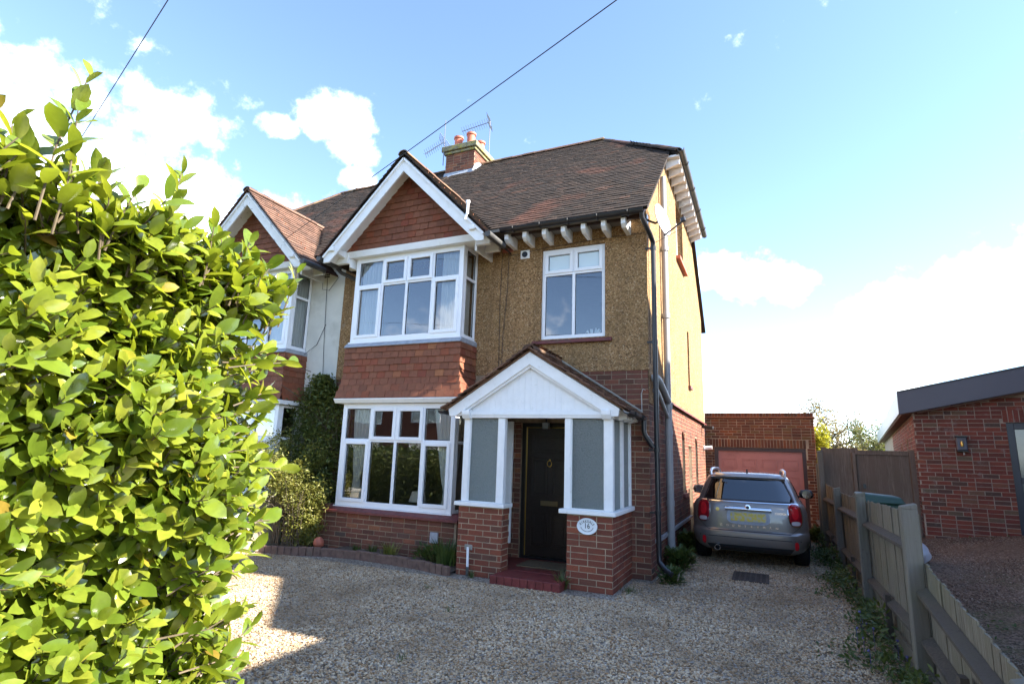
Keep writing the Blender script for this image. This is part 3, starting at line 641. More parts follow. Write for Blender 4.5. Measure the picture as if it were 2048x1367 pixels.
# airbrick and extractor vent
av = MB(); av.box(-2.43, -2.23, -.020, .0, 4.995, 5.065)
ab = av.build('air_brick', MAT['pot'], house)
ve = MB(); ve.box(-2.085, -1.925, -.035, .0, 4.845, 4.99); vo_ = ve.build('vent_plate', MAT['upvc'], house, bevel=.004)
MB().lathe([(.05, 0), (.05, .012), (.042, .012), (.042, .001)], (-2.005, -.037, 4.915), 20, (0, -1, 0)).build('vent_hole', MAT['black_plastic'], vo_, smooth=True)

def gable_bay(hs, dx, wallm, tilem, main=True):
    F = front(-.516); bx0, bx1 = -5.15+dx, -2.90+dx
    # brick base
    b0, b1, yb = -5.38+dx, -2.74+dx, -.60
    mb = MB(); mb.box(b0, b1, yb, .0, -.1, .60); base = mb.build('bay_base', MAT['mortar_dark'], hs)
    rb = brick_rects(b0, b1, .0, .60, seed=8)
    if main: lay(rb, front(yb), base, MAT['brick_house'], 110)
    else: lay(rb, front(yb), base, MAT['brick_house'], 0)
    if not main: lay(brick_rects(yb, 0, 0, .6, seed=9), right(b1), base, MAT['brick_house'], 0)
    MB().prism([(b0-.04, yb-.06, .60), (b0-.04, yb-.06, .635), (b0-.04, -.50, .70), (b0-.04, -.05, .70), (b0-.04, -.05, .60)], (b1-b0+.08, 0, 0)).build('bay_sill', MAT['sill_red'], hs)
    cols = [-4.54+dx, -4.02+dx, -3.49+dx]
    for nm, z0, z1, tr in (('ground', .70, 2.39, 1.775), ('upper', 3.475, 5.03, 4.50)):
        window(hs, F, bx0, bx1, z0, z1, cols, tr, sash=((1, 1), (2, 1), (0, 0), (3, 0)), fw=.085, mat=MAT['upvc'])
        # corner post and glazed right return
        window(hs, right(bx1), -.441, -.02, z0, z1, (), tr, fw=.05, dp=.06)
        window(hs, left(bx0), -.441, -.02, z0, z1, (), tr, fw=.05, dp=.06)
        MB().mbox(lambda u, w, z: (u, w, z), bx0-.02, bx1+.02, -.54, 0.0, z0-.028, z0-.002).build('window_board', MAT['upvc'], hs)
    # white moulding between storeys
    ms = MB(); ms.prism([(b0+.1, -.64, 2.455), (b0+.1, -.60, 2.395), (b0+.1, -.0, 2.395), (b0+.1, -.0, 2.47), (b0+.1, -.64, 2.47)], (b1-b0-.14, 0, 0)); ms.build('bay_moulding', MAT['white_paint'], hs)
    # tile-hung skirt with a flared foot
    fl_ = lambda z: .07*max(0, (2.85-z)/.38)**1.6
    tc = MB(); tc.box(bx0-.02, bx1+.02, -.535, 0, 2.472, 3.44); skirt = tc.build('tile_hung_skirt', MAT['brown_paint'], hs)
    hang(front(-.545), bx0-.05, bx1+.05, 2.475, 3.40, skirt, tilem, flare=fl_, seed=11+int(main), ext=1)
    hang(right(bx1+.03), -.56, -.0, 2.475, 3.40, skirt, tilem, flare=fl_, seed=21+int(main))
    ld = MB(); ld.prism([(bx0-.06, -.60, 3.37), (bx0-.06, -.53, 3.45), (bx0-.06, 0, 3.45), (bx0-.06, 0, 3.37)], (bx1-bx0+.11, 0, 0)); ld.build('lead_flashing', MAT['lead'], hs, bevel=.006)
    # gable
    xa, xl, xr, za, zt = -3.94+dx, -5.545+dx, -2.316+dx, 6.614, 5.0
    wm = MAT['white_paint'] if main else MAT['old_white']
    hd = MB(); hd.prism([(bx0-.32, -.655, 5.14), (bx0-.32, -.63, 5.03), (bx0-.32, -.0, 5.03), (bx0-.32, -.0, 5.14)], (bx1-bx0+.62, 0, 0)); hd.build('bay_fascia', wm, hs)
    g0, g1, gz = -5.40+dx, -2.56+dx, 5.145; xm = (g0+g1)/2
    gm = MB(); gm.prism([(g0, -.59, gz-.01), (g1, -.59, gz-.01), (g1, -.59, gz+.05), (xm, -.59, gz+1.42), (g0, -.59, gz+.05)], (0, .55, 0)); gw = gm.build('gable_wall', MAT['brown_paint'], hs)
    def keep(s, e, z):
        lim = (g1-g0)/2-max(0, z-gz-.06)+.02; return max(s, xm-lim), min(e, xm+lim)
    hang(front(-.595), g0, g1, gz, gz+1.40, gw, tilem, keep=keep, seed=31+int(main), gauge=.118)
    # bargeboards
    for s, xt in ((-1, xl), (1, xr)):
        d = Vector((xa-xt, 0, za-zt)).normalized(); nrm = Vector((d.z*(-s)*-1 if False else -s*d.z*-1, 0, 0))
        inn = Vector((-s*abs(d.z), 0, -abs(d.x))).normalized()*.185
        A, B = Vector((xt, -.95, zt)), Vector((xa, -.95, za))
        C = Vector((xa, -.95, za-.185/abs(d.x))); Dn = A+inn
        Dn = Vector((xt-s*.03, -.95, zt-.13)); E_ = Vector((xt-s*.17, -.95, zt-.13)); 
        hgt = .185/abs(d.x)
        # inner edge line passes through C with the board's slope
        zin = lambda x: za-hgt-abs(x-xa)*abs(d.z/d.x)
        E_.z = zt-.13; xi = xa+s*((za-hgt-(zt-.13))/abs(d.z/d.x)); E_.x = xi
        bb = MB(); bb.prism([A, B, C, E_, Vector((xt, -.95, zt-.13))], (0, .035, 0)); bo = bb.build('bargeboard', wm, hs, bevel=.004)
        mo = MB(); off_ = Vector((s*.0, -.018, .012)); mo.beam(A+Vector((0, -.008, -.035)), B+Vector((0, -.008, -.035)), .03, .05, up=(0, 1, 0)); mo.build('bargeboard_moulding', wm, bo)
        sf = MB(); sf.prism([A+Vector((0, .035, -.02)), B+Vector((0, .035, -.02)), B+Vector((0, .035, -.05)), A+Vector((0, .035, -.05))], (0, .34, 0)); sf.build('soffit_board', wm, bo)
        br = MB(); xb = xt-s*.20; br.prism([(xb-.05, -1.0, 5.06), (xb-.05, -1.0, 5.13), (xb-.05, -.60, 5.15), (xb-.05, -.60, 5.02)], (.10, 0, 0)); br.build('bracket', wm, hs, bevel=.006)
        # rafter feet along the side eaves of the gable
        for k in range(2):
            rf = MB(); yy = -.66+k*.34; x0, x1 = (xt-s*.30, xt-s*.04); rf.prism([(x0, yy, 4.93), (x1, yy, 4.93), (x1, yy, 5.06), (x0, yy, 5.13)], (0, .07, 0)); rf.build('rafter_foot', wm, hs, bevel=.004)
        eb = MB(); eb.box(min(xt-s*.34, xt-s*.30), max(xt-s*.34, xt-s*.30), -.60, .0, 4.86, 5.14); eb.build('eaves_board', wm, hs)
    # roof of the gable
    zr = za+.03; yj = (zr-5.65)/.905
    rf = MB()
    for s, xt in ((-1, xl), (1, xr)):
        rf.prism([(xt+s*.05, -.945, zt-.02), (xa, -.945, zr), (xa, -.945, zr-.035), (xt+s*.05, -.945, zt-.055)], (0, yj+.95, 0))
    gr = rf.build('gable_roof', MAT['roof_tile'], hs)
    Lr = math.hypot(xr+.06-xa, zr-zt+.03)
    tm = MAT['roof_tile'] if main else MAT['roof_tile_red']
    up_ = lambda p, x, y: p.z > MZ(p.y)-.03 or p.y < -.45
    slope(gr, (xr+.07, -.995, zt-.03), (0, 1, 0), (xa-xr-.07, 0, zr-zt+.05), yj+1.1, Lr, up_, tm, name='gable_roof_tile', seed=41, thick=True)
    slope(gr, (xl-.07, yj+.1, zt-.03), (0, -1, 0), (xa-xl+.07, 0, zr-zt+.05), yj+1.095, Lr, up_, tm, name='gable_roof_tile', seed=42, thick=True)
    ridge_run(gr, (xa, -1.02, zr+.02), (xa, yj+.05, zr+.02), MAT['ridge_tile'] if main else MAT['roof_tile_red'], r=.10)
    # eaves gutters
    for s, xt, rr in ((1, xr, main), (-1, xl, main)):
        gt = MB(); gx = xt+s*.085; zz = zt-.045
        gt.tube([(gx, -.99, zz), (gx, -.42, zz)], .052, 10); gt.build('gutter', MAT['gutter_grey'], hs, smooth=True)
gable_bay(house, 0.0, None, MAT['hung_tile'], True)

# main roof -----------------------------------------------------------
XA, XG = -3.94, 6.63
roofm = MB()
def sheetq(mb, pts, th=.05):
    a, b, c = (Vector(p) for p in pts[:3]); n = (b-a).cross(c-a).normalized()
    if n.z < 0: n = -n
    mb.prism(pts, -n*th)
E0 = -.40
sheetq(roofm, [(PARTY, E0, MZ(E0)), (.10, E0, MZ(E0)), (.10, 1.97, MZ(1.97)), (-1.73, 4, MZ(4)), (PARTY, 4, MZ(4))])
sheetq(roofm, [(PARTY, 8.5, MZ(E0)), (.10, 8.5, MZ(E0)), (.10, 6.13, MZ(1.97)), (-1.73, 4.1, MZ(4)), (PARTY, 4.1, MZ(4))])
sheetq(roofm, [(.30, 1.86, 7.36), (.30, 6.24, 7.36), (-1.73, 4.1, MZ(4)), (-1.73, 4, MZ(4))])
roof = roofm.build('roof', MAT['roof_tile'], house)
def keep_main(p, x, y):
    if p.y > 3.98: return False
    if p.y < 1.2 and MZ(p.y) < XG-abs(p.x-XA)+.03: return False
    if p.y > 1.97: return p.x < .10-(p.y-1.97)*(1.83/2.03)
    return True
slope(roof, (PARTY+.08, E0-.05, MZ(E0-.05)), (1, 0, 0), (0, CS, SN), .14-PARTY-.1, 6.1, keep_main, MAT['roof_tile'], nobj=290)
hs_ = Vector((-2.03, 0, MZ(4)-7.36)).normalized()
slope(roof, (.34, 1.86, 7.33), (0, 1, 0), hs_, 4.4, 2.8, lambda p, x, y: abs(p.y-4.05) < 2.19*(1-y/2.76)+.04, MAT['roof_tile'], name='hip_tile', seed=9)
ridge_run(roof, (PARTY+.75, 4.05, MZ(4)+.03), (-1.73, 4.05, MZ(4)+.03), MAT['ridge_tile'])
ridge_run(roof, (.30, 1.86, 7.40), (-1.73, 4.05, MZ(4)+.03), MAT['roof_tile'], r=.09, name='hip_ridge_tile')
# eaves: fascia, rafter feet, gutters
MB().box(-2.15, .02, -.30, -.26, 5.16, 5.30).build('fascia_board', MAT['brown_paint'], house)
MB().prism([(-2.3, -.40, 5.24), (-2.3, .0, 5.58), (-2.3, .0, 5.46), (-2.3, -.40, 5.20)], (2.36, 0, 0)).build('soffit_board', MAT['brown_paint'], house)
for x in (-2.19, -1.87, -1.531, -1.211, -.884, -.567, -.26):
    MB().prism([(x-.035, -.40, 5.07), (x-.035, -.40, 5.16), (x-.035, 0, 5.30), (x-.035, 0, 5.02), (x-.035, -.33, 5.02)], (.07, 0, 0)).build('rafter_foot', MAT['white_paint'], house, bevel=.004)
def half_gutter(name, p, q, r, mat, parent, brackets=0):
    p, q = Vector(p), Vector(q); d = (q-p).normalized(); a = d.cross(Vector((0, 0, 1))).normalized(); mb = MB(); k = 9; vs = []
    for e in (p, q):
        for rr in (r, r*.86):
            for j in range(k): t = math.pi+math.pi*j/(k-1); vs.append(e+a*math.cos(t)*rr+Vector((0, 0, math.sin(t)*rr)))
    fs = []
    for j in range(k-1): fs += [(j, j+1, 2*k+j+1, 2*k+j), (k+j+1, k+j, 3*k+j, 3*k+j+1), (j, k+j, k+j+1, j+1), (2*k+j+1, 3*k+j+1, 3*k+j, 2*k+j)]
    fs += [(0, 2*k, 3*k, k), (k-1, 2*k-1, 4*k-1, 3*k-1)]
    mb.add(vs, fs); g = mb.build(name, mat, parent, smooth=True)
    for i in range(brackets):
        c = p+(q-p)*((i+.5)/brackets); bm_ = MB(); pts = [c+a*math.cos(math.pi+math.pi*j/8)*(r+.008)+Vector((0, 0, math.sin(math.pi+math.pi*j/8)*(r+.008))) for j in range(9)]
        bm_.tube(pts, .012, 5); bm_.build('gutter_bracket', mat, g)
    return g
half_gutter('gutter', (-2.26, -.47, 5.225), (.06, -.47, 5.215), .062, MAT['black_plastic'], house, 5)
half_gutter('gutter', (.345, 1.80, 7.40), (.345, 6.35, 7.40), .065, MAT['gutter_grey'], house, 4)
# half-hip soffit with white rafter feet
MB().box(.02, .30, 1.90, 6.22, 7.30, 7.34).build('soffit_board', MAT['white_paint'], house)
for i in range(12):
    y = 2.0+i*.36; MB().prism([(.03, y, 7.12), (.29, y, 7.20), (.29, y, 7.296), (.03, y, 7.296)], (0, .055, 0)).build('rafter_foot', MAT['white_paint'], house, bevel=.003)
# chimney on the party line
ch = MB(); ch.box(-6.00, -5.12, 3.58, 4.46, 8.6, 9.52); chim = ch.build('chimney', MAT['mortar_dark'], house)
lay(brick_rects(-6.00, -5.12, 8.62, 9.51, seed=51), front(3.58), chim, MAT['brick_house'], 0); lay(brick_rects(3.58, 4.46, 8.62, 9.51, seed=52), right(-5.12), chim, MAT['brick_house'], 0)
cp = MB(); cp.box(-6.05, -5.07, 3.53, 4.51, 9.515, 9.59); cp.box(-6.10, -5.02, 3.48, 4.56, 9.591, 9.74); cp.build('chimney_cap', MAT['cap_moss'], chim, bevel=.012)
fs_ = MB(); fs_.prism([(-6.02, 3.5, 8.80), (-5.10, 3.5, 8.80), (-5.10, 3.572, 8.98), (-6.02, 3.572, 8.98)], (0, .02, 0)); fs_.prism([(-5.107, 3.45, 8.85), (-5.107, 3.75, 9.06), (-5.107, 3.98, 9.28), (-5.107, 3.8, 9.26), (-5.107, 3.6, 9.12)], (.012, 0, 0)); fs_.build('chimney_flashing', MAT['lead'], chim)
for (x, y, h) in ((-5.76, 3.80, .39), (-5.37, 3.80, .42), (-5.30, 4.22, .38), (-5.75, 4.22, .35)):
    MB().lathe([(.135, 0), (.115, .05), (.11, h-.06), (.135, h-.05), (.135, h), (.10, h), (.09, .1)], (x, y, 9.74), 16).build('chimney_pot', MAT['pot'], chim, smooth=True)

# porch -----------------------------------------------------------------
PY = -1.084
pm = MB(); PX = ((-2.44, -1.773), (-.854, -.267))
pm.box(-2.44, -1.773, PY, -.86, -.1, .905); pm.box(-.854, -.267, PY, -.86, -.1, .905); pm.box(-.49, -.267, -.86, 0, -.1, .905); pm.box(-2.44, -2.22, -.86, 0, -.1, .905)
porch = pm.build('porch', MAT['mortar'], house)
MP = MAT['brick_porch']
for (a, b, sd_) in ((-2.44, -1.773, 61), (-.854, -.267, 62)): lay(brick_rects(a, b, 0, .9, seed=sd_, off=.03), front(PY), porch, MP, seed=sd_)
lay(brick_rects(PY, 0, 0, .9, bond='flemish', seed=63), right(-.267), porch, MP, seed=63)
lay(brick_rects(PY, -.86, 0, .9, bond='flemish', seed=64), right(-1.773), porch, MP, seed=64)
lay(brick_rects(PY, -.86, 0, .9, seed=65), left(-.854), porch, MP, 0, seed=65); lay(brick_rects(PY, 0, 0, .9, seed=66), left(-2.44), porch, MP, 0, seed=66)
sl_ = MB(); sl_.box(-2.50, -1.735, PY-.05, -.83, .907, .962); sl_.build('porch_sill', MAT['white_paint'], porch, bevel=.006)
sl_ = MB(); sl_.box(-.955, -.215, PY-.05, -.83, .907, .962); sl_.box(-.52, -.215, -.83, .02, .907, .962); sl_.build('porch_sill', MAT['white_paint'], porch, bevel=.006)
sl_ = MB(); sl_.box(-2.50, -2.2, -.83, .02, .907, .962); sl_.build('porch_sill', MAT['white_paint'], porch, bevel=.006)
WP = MAT['white_paint']
for (a, b, c, d) in ((-2.42, -2.325, PY, PY+.09), (-1.88, -1.775, PY, PY+.09), (-.902, -.815, PY, PY+.09), (-.37, -.257, PY, PY+.09), (-.34, -.257, -.56, -.47), (-.34, -.257, -.06, .0), (-2.42, -2.335, -.56, -.47)):
    MB().box(a, b, c, d, .963, 2.115).build('post', WP, porch, bevel=.006)
for (a, b) in ((-2.325, -1.88), (-.815, -.37)):
    MB().box(a-.005, b+.005, PY+.035, PY+.043, .955, 2.12).build('pane', MAT['obscure'], porch)
    bd = MB(); bd.box(a, a+.012, PY+.022, PY+.034, .963, 2.115); bd.box(b-.012, b, PY+.022, PY+.034, .963, 2.115); bd.box(a+.012, b-.012, PY+.022, PY+.034, .963, .975); bd.build('glazing_bead', WP, porch)
for (a, b) in ((PY+.09, -.56), (-.47, -.06)):
    MB().box(-.30, -.292, a-.005, b+.005, .955, 2.12).build('pane', MAT['obscure'], porch)
    MB().box(-2.385, -2.377, a-.005, b+.005, .955, 2.12).build('pane', MAT['obscure'], porch)
bm_ = MB(); bm_.box(-2.46, -.235, PY-.015, PY+.10, 2.116, 2.21); bm_.box(-2.46, -.235, PY-.028, PY-.0151, 2.15, 2.185); bm_.box(-.36, -.240, PY+.10, 0, 2.116, 2.21); bm_.box(-2.46, -2.34, PY+.10, 0, 2.116, 2.21); bm_.build('porch_beam', WP, porch, bevel=.004)
# boarded gable of the porch
PXC, PZA, PZL, PXL, PXR = -1.407, 3.025, 2.237, -2.663, -.152
psl = (PZA-PZL)/(PXC-PXL); nb_ = 24; w_ = (2.16)/nb_
for i in range(nb_):
    x0 = PXC-1.08+i*w_; x1 = x0+w_-.0012
    zt_ = lambda x: PZA-.12-abs(x-PXC)*psl
    pts = [(x0, PY+.02, 2.212), (x1, PY+.02, 2.212), (x1, PY+.02, max(2.22, zt_(x1))), (x0, PY+.02, max(2.22, zt_(x0)))]
    if x0 < PXC < x1: pts.insert(3, (PXC, PY+.02, zt_(PXC)))
    MB().prism(pts, (0, .015, 0)).build('board', WP, porch, bevel=.0015)
for s, xt in ((-1, PXL), (1, PXR)):
    L_ = math.hypot(PXC-PXL, PZA-PZL); hg = .15*L_/(PXC-PXL); A, B = Vector((xt, PY-.06, PZL)), Vector((PXC, PY-.06, PZA))
    xi = PXC+s*((PZA-hg-(PZL-.10))/psl)
    bo = MB().prism([A, B, (PXC, PY-.06, PZA-hg), (xi, PY-.06, PZL-.10), (xt-s*.02, PY-.06, PZL-.10)], (0, .03, 0)).build('bargeboard', WP, porch, bevel=.004)
    MB().prism([B+Vector((0, .031, -hg+.012)), (xi, PY-.029, PZL-.088), (xi-s*.05, PY-.029, PZL-.10), B+Vector((0, .031, -hg-.04))], (0, .022, 0)).build('bargeboard_moulding', WP, bo)
    MB().prism([A+Vector((0, .03, -.01)), B+Vector((0, .03, -.01)), B+Vector((0, .03, -.03)), A+Vector((0, .03, -.03))], (0, 1.09, 0)).build('soffit_board', WP, porch)
    xb = -2.42 if s < 0 else -.385
    MB().prism([(xb, PY-.10, 2.22), (xb, PY-.10, 2.16), (xb, PY-.06, 2.10), (xb, PY, 2.10), (xb, PY, 2.235)], (.12, 0, 0)).build('bracket', WP, porch, bevel=.006)
for k in range(3):
    y = -.86+k*.30; MB().prism([(-.235, y, 2.10), (-.12, y, 2.13), (-.12, y, 2.20), (-.235, y, 2.26)], (0, .10, 0)).build('rafter_foot', WP, porch, bevel=.004)
pr_ = MB()
for s, xt in ((-1, PXL), (1, PXR)): pr_.prism([(xt+s*.05, PY-.055, PZL+.0), (PXC, PY-.055, PZA+.035), (PXC, PY-.055, PZA+.005), (xt+s*.05, PY-.055, PZL-.02)], (0, 1.12, 0))
proof = pr_.build('porch_roof', MAT['porch_tile'], porch)
Lp = math.hypot(PXR+.07-PXC, PZA-PZL+.05)
slope(porch, (PXR+.075, PY-.12, PZL-.02), (0, 1, 0), (PXC-PXR-.075, 0, PZA+.035-PZL+.02), 1.20, Lp, lambda p, x, y: p.y < .0, MAT['porch_tile'], gauge=.11, nobj=0, name='porch_roof_tile', wob=.012, thick=True)
slope(porch, (PXL-.075, .0, PZL-.02), (0, -1, 0), (PXC-PXL+.075, 0, PZA+.035-PZL+.02), 1.225, Lp, lambda p, x, y: p.y > PY-.13, MAT['porch_tile'], gauge=.11, nobj=0, name='porch_roof_tile', wob=.012, thick=True)
ridge_run(porch, (PXC, PY-.13, PZA+.045), (PXC, -.01, PZA+.045), MAT['ridge_tile'], r=.10)
fz = MB(); fz.prism([(PXC+.05, -.05, PZA+.09), (PXR+.07, -.05, PZL+.06), (PXR+.07, -.05, PZL+.02), (PXC+.05, -.05, PZA+.05)], (0, .05, 0)); fz.build('mortar_fillet', MAT['concrete'], porch, bevel=.01)
half_gutter('gutter', (PXR+.10, PY-.10, PZL-.02), (PXR+.10, -.10, PZL-.035), .052, MAT['black_plastic'], porch, 2); half_gutter('gutter', (PXL-.10, PY-.10, PZL-.02), (PXL-.10, -.25, PZL-.03), .052, MAT['black_plastic'], porch)
MB().tube([(-.05, -.12, 2.16), (-.05, -.12, 2.0), (-.03, -.11, 1.94), (.02, -.08, 1.86), (.07, -.06, 1.78)], .034, 10).build('downpipe', MAT['black_plastic'], porch, smooth=True)
# step and porch floor
st = MB(); st.box(-1.80, -.85, -1.33, -.86, -.05, .098); st.box(-2.2, -.5, -.86, .05, -.05, .1); stp = st.build('doorstep', MAT['step_red'], porch, bevel=.012)
for i in range(9): MB().box(-1.80+i*.1055+.003, -1.80+(i+1)*.1055-.003, -1.352, -1.331, .0, .106).build('step_brick', MAT['step_red'], stp, bevel=.006)
MB().box(-2.14, -1.985, -.36, -.30, .35, 2.115).build('boxing_board', WP, porch, bevel=.004)
MB().box(-2.3, -.3, PY+.05, .0, 2.215, 2.235).build('porch_ceiling', WP, porch)
MB().box(-.75, -.5, .0, .02, 0, 0.02).build('threshold', MAT['brown_paint'], porch)
# front door
db = MB(); db.box(-1.99, -1.93, .05, .16, .1, 2.12); db.box(-1.16, -1.10, .05, .16, .1, 2.12); db.box(-1.93, -1.16, .05, .16, 2.06, 2.12); db.box(-1.93, -1.16, .05, .16, .1, .13)
dframe = db.build('door_frame', MAT['door_frame'], house)
gl = MB(); gl.box(-1.928, -1.921, .085, .098, .13, 2.058); gl.box(-1.921, -1.16, .085, .098, 2.046, 2.054); gl.build('weather_strip', MAT['brass'], dframe)
dd = MB(); dd.box(-1.92, -1.16, .10, .145, .132, 2.045); door = dd.build('front_door', MAT['door'], house)
for (a, b, c, d) in ((-1.83, -1.25, 1.66, 1.93), (-1.83, -1.57, 1.02, 1.58), (-1.51, -1.25, 1.02, 1.58), (-1.83, -1.57, .28, .80), (-1.51, -1.25, .28, .80)):
    pn = MB(); e = .022
    for q in ((a, a+e, c, d), (b-e, b, c, d), (a+e, b-e, c, c+e), (a+e, b-e, d-e, d)): pn.box(q[0], q[1], .088, .0999, q[2], q[3])
    pn.prism([(a+.05, .0995, c+.05), (b-.05, .0995, c+.05), (b-.05, .0995, d-.05), (a+.05, .0995, d-.05)], (0, -.008, 0)); pn.build('door_panel', MAT['door'], door, bevel=.004)
lp = MB(); lp.box(-1.68, -1.40, .088, .0995, .87, .945); lp.box(-1.655, -1.425, .084, .0879, .885, .93); lp.build('letter_plate', MAT['brass_dull'], door, bevel=.003)
kn = MB(); ringp = [(-1.54+.035*math.cos(t*math.pi/8), .078, 1.50+.045*math.sin(t*math.pi/8)) for t in range(17)]; kn.tube(ringp, .006, 6, cap=False); kn.lathe([(.015, 0), (.012, .02), (.004, .026)], (-1.54, .1, 1.555), 10, (0, -1, 0)); kn.lathe([(.012, 0), (.008, .016)], (-1.54, .1, 1.455), 10, (0, -1, 0)); kn.build('door_knocker', MAT['brass'], door, smooth=True)
# drainpipes -----------------------------------------------------------
dp_ = MB(); dp_.tube([(.03, -.46, 5.17), (.03, -.44, 5.10), (.10, -.20, 4.92), (.115, -.07, 4.84), (.115, -.05, 4.7), (.115, -.05, .36), (.12, -.06, .26), (.20, -.12, .18), (.30, -.18, .14)], .036, 10); dpo = dp_.build('drainpipe', MAT['black_plastic'], house, smooth=True)
for z in (4.75, 3.3, 1.75, .9): 
    cl = MB(); cl.lathe([(.043, -.03), (.043, .03)], (.115, -.05, z), 12); cl.box(.0, .11, -.065, -.035, z-.012, z+.012); cl.build('pipe_clip', MAT['black_plastic'], dpo)
gp = MB(); gp.tube([(.09, 1.22, .22), (.09, 1.22, 2.5)], .058, 12); gp.tube([(.09, 1.22, 2.5), (.09, 1.22, 6.55)], .052, 12); gpo = gp.build('soil_pipe', MAT['grey_pipe'], house, smooth=True)
for z in (.95, 2.05, 2.46, 4.0, 5.2): MB().lathe([(.066, -.04), (.066, .04)], (.09, 1.22, z), 14).build('pipe_collar', MAT['grey_pipe'], gpo, smooth=True)
br_ = MB(); br_.tube([(.02, .16, 2.80), (.10, .17, 2.80), (.115, .24, 2.77), (.10, 1.16, 2.56)], .052, 12); br_.tube([(.02, .24, 2.62), (.09, .25, 2.61), (.10, .32, 2.56), (.09, 1.14, 2.30)], .028, 10); br_.build('branch_pipe', MAT['grey_pipe'], gpo, smooth=True)
lpipe = MB(); lpipe.tube([(-5.63, -.50, 4.93), (-5.60, -.40, 4.86), (-5.34, -.16, 4.74), (-5.30, -.06, 4.60), (-5.30, -.05, .2)], .036, 10); lpipe.build('drainpipe', MAT['black_plastic'], house, smooth=True)
ws = MB(); ws.tube([(-2.257, PY-.03, .37), (-2.25, PY-.03, .12)], .018, 8); ws.build('waste_pipe', MAT['upvc'], porch, smooth=True); MB().tube([(-2.25, PY-.03, .12), (-2.25, PY-.03, .0)], .021, 8).build('waste_pipe_foot', MAT['gutter_grey'], porch, smooth=True)
MB().box(-2.32, -2.2, PY-.012, PY, .33, .40).build('mortar_patch', MAT['concrete'], porch, bevel=.004)
# cables on the front wall
cb = MB(); cb.tube([(-2.30, -.03, 5.0), (-2.31, -.03, 4.3), (-2.36, -.03, 3.6), (-2.37, -.03, 3.0)], .004, 5); cb.tube([(-2.42, -.03, 5.0), (-2.44, -.03, 4.2), (-2.42, -.03, 3.0)], .004, 5); cb.tube([(-2.3, -.03, 4.92), (-1.7, -.03, 4.98), (-.6, -.03, 5.03), (0, -.03, 5.02)], .004, 5)
cb.build('cable', MAT['wire'], house); MB().tube([(-.09, -.02, 2.2), (-.10, -.02, 2.55), (-.07, -.02, 2.62), (-.04, -.02, 2.6)], .005, 5).build('cable', MAT['wire_pale'], house)
# ------------------------------------------------------------------ things on and in the house
F = front(-.516)
curtain('sheer curtain at the left end of the upper bay window', F, -5.04, -4.62, 3.55, 4.95, .10, 6)
curtain('sheer curtain at the right end of the upper bay window', F, -3.36, -2.99, 3.55, 4.95, .10, 6)
curtain('sheer curtain in the upper bay side light', right(-2.9), -.40, -.06, 3.55, 4.95, .12, 6, mat='curtain')
curtain('pale tied-back curtain at the left of the ground-floor bay', F, -4.98, -4.56, .76, 2.32, .10, 6, tie=1.15, side=.35, mat='curtain')
curtain('pale tied-back curtain at the right of the ground-floor bay', F, -3.36, -2.99, .76, 2.32, .10, 6, tie=1.0, side=1, mat='curtain')
curtain('pale curtain gathered in the ground-floor bay side light', right(-2.9), -.42, -.04, .76, 2.32, .12, 6, tie=.9, side=0, mat='curtain')
lamp = thing('table_lamp', 'small white-shaded table lamp behind the ground-floor bay window', 'lamp', (-3.70, -.22, .70))
MB().lathe([(.15, .0), (.10, .16)], (-3.70, -.22, .82), 18, cap=False).build('lamp_shade', MAT['lamp_shade'], lamp, smooth=True, fix=False); MB().lathe([(.06, 0), (.05, .02), (.015, .04), (.015, .13)], (-3.70, -.22, .70), 12).build('lamp_base', MAT['brass_dull'], lamp, smooth=True)
orn = thing('window_ornament', 'small white leafy ornament inside the first-floor window sill', 'ornament', (-.87, .12, 3.50))
ob = MB()
for i in range(16):
    t = i*.9; ob.tube([(-.87+.06*math.cos(t), .12+.03*math.sin(t), 3.50), (-.87+.10*math.cos(t), .12+.05*math.sin(t), 3.55+.05*math.sin(i*2.3)), (-.87+.13*math.cos(t), .12+.05*math.sin(t), 3.54+.03*math.sin(i))], [.012, .012, .003], 5)
ob.build('petals', MAT['plaque'], orn)
# satellite dish
ds = thing('satellite_dish', 'pale grey satellite dish on the upper right corner of the house', 'satellite dish', (.05, -.05, 5.15))
dn = Vector((.93, -.30, .20)).normalized(); dc = Vector((.23, -.02, 5.19)); dmb = MB()
da = dn.cross(Vector((0, 0, 1))).normalized(); dbv = da.cross(dn)
prof = [(.0, .0), (.08, .004), (.16, .018), (.235, .042)]
vs = [dc]; 
for r_, h in prof[1:]:
    for j in range(28): t = 2*math.pi*j/28; vs.append(dc+dn*h+da*math.cos(t)*r_*.95+dbv*math.sin(t)*r_*1.12)
fs = [(0, 1+j, 1+(j+1) % 28) for j in range(28)]
for k in range(2): fs += [(1+k*28+j, 1+(k+1)*28+j, 1+(k+1)*28+(j+1) % 28, 1+k*28+(j+1) % 28) for j in range(28)]
back = [v-dn*.012 for v in vs]; nv = len(vs)
fs += [tuple(reversed([i+nv for i in q])) for q in fs[:]]; fs += [(1+56+j, nv+1+56+j, nv+1+56+(j+1) % 28, 1+56+(j+1) % 28) for j in range(28)]
MB().add(vs+back, fs).build('reflector', MAT['dish'], ds, smooth=True)
lnb = dc+dn*.34-dbv*.15
MB().tube([dc-dbv*.26, lnb-dbv*.02], .013, 8).build('feed_arm', MAT['black_plastic'], ds); MB().beam(lnb-dn*.04, lnb+dn*.03, .05, .07).build('receiver', MAT['black_plastic'], ds, bevel=.008)
MB().tube([dc-dn*.02, dc-dn*.09, (.07, -.03, 5.2), (.02, -.02, 5.24)], .018, 8).build('bracket', MAT['black_plastic'], ds); MB().box(.015, .03, -.06, .06, 5.12, 5.32).build('wall_plate', MAT['zinc'], ds)
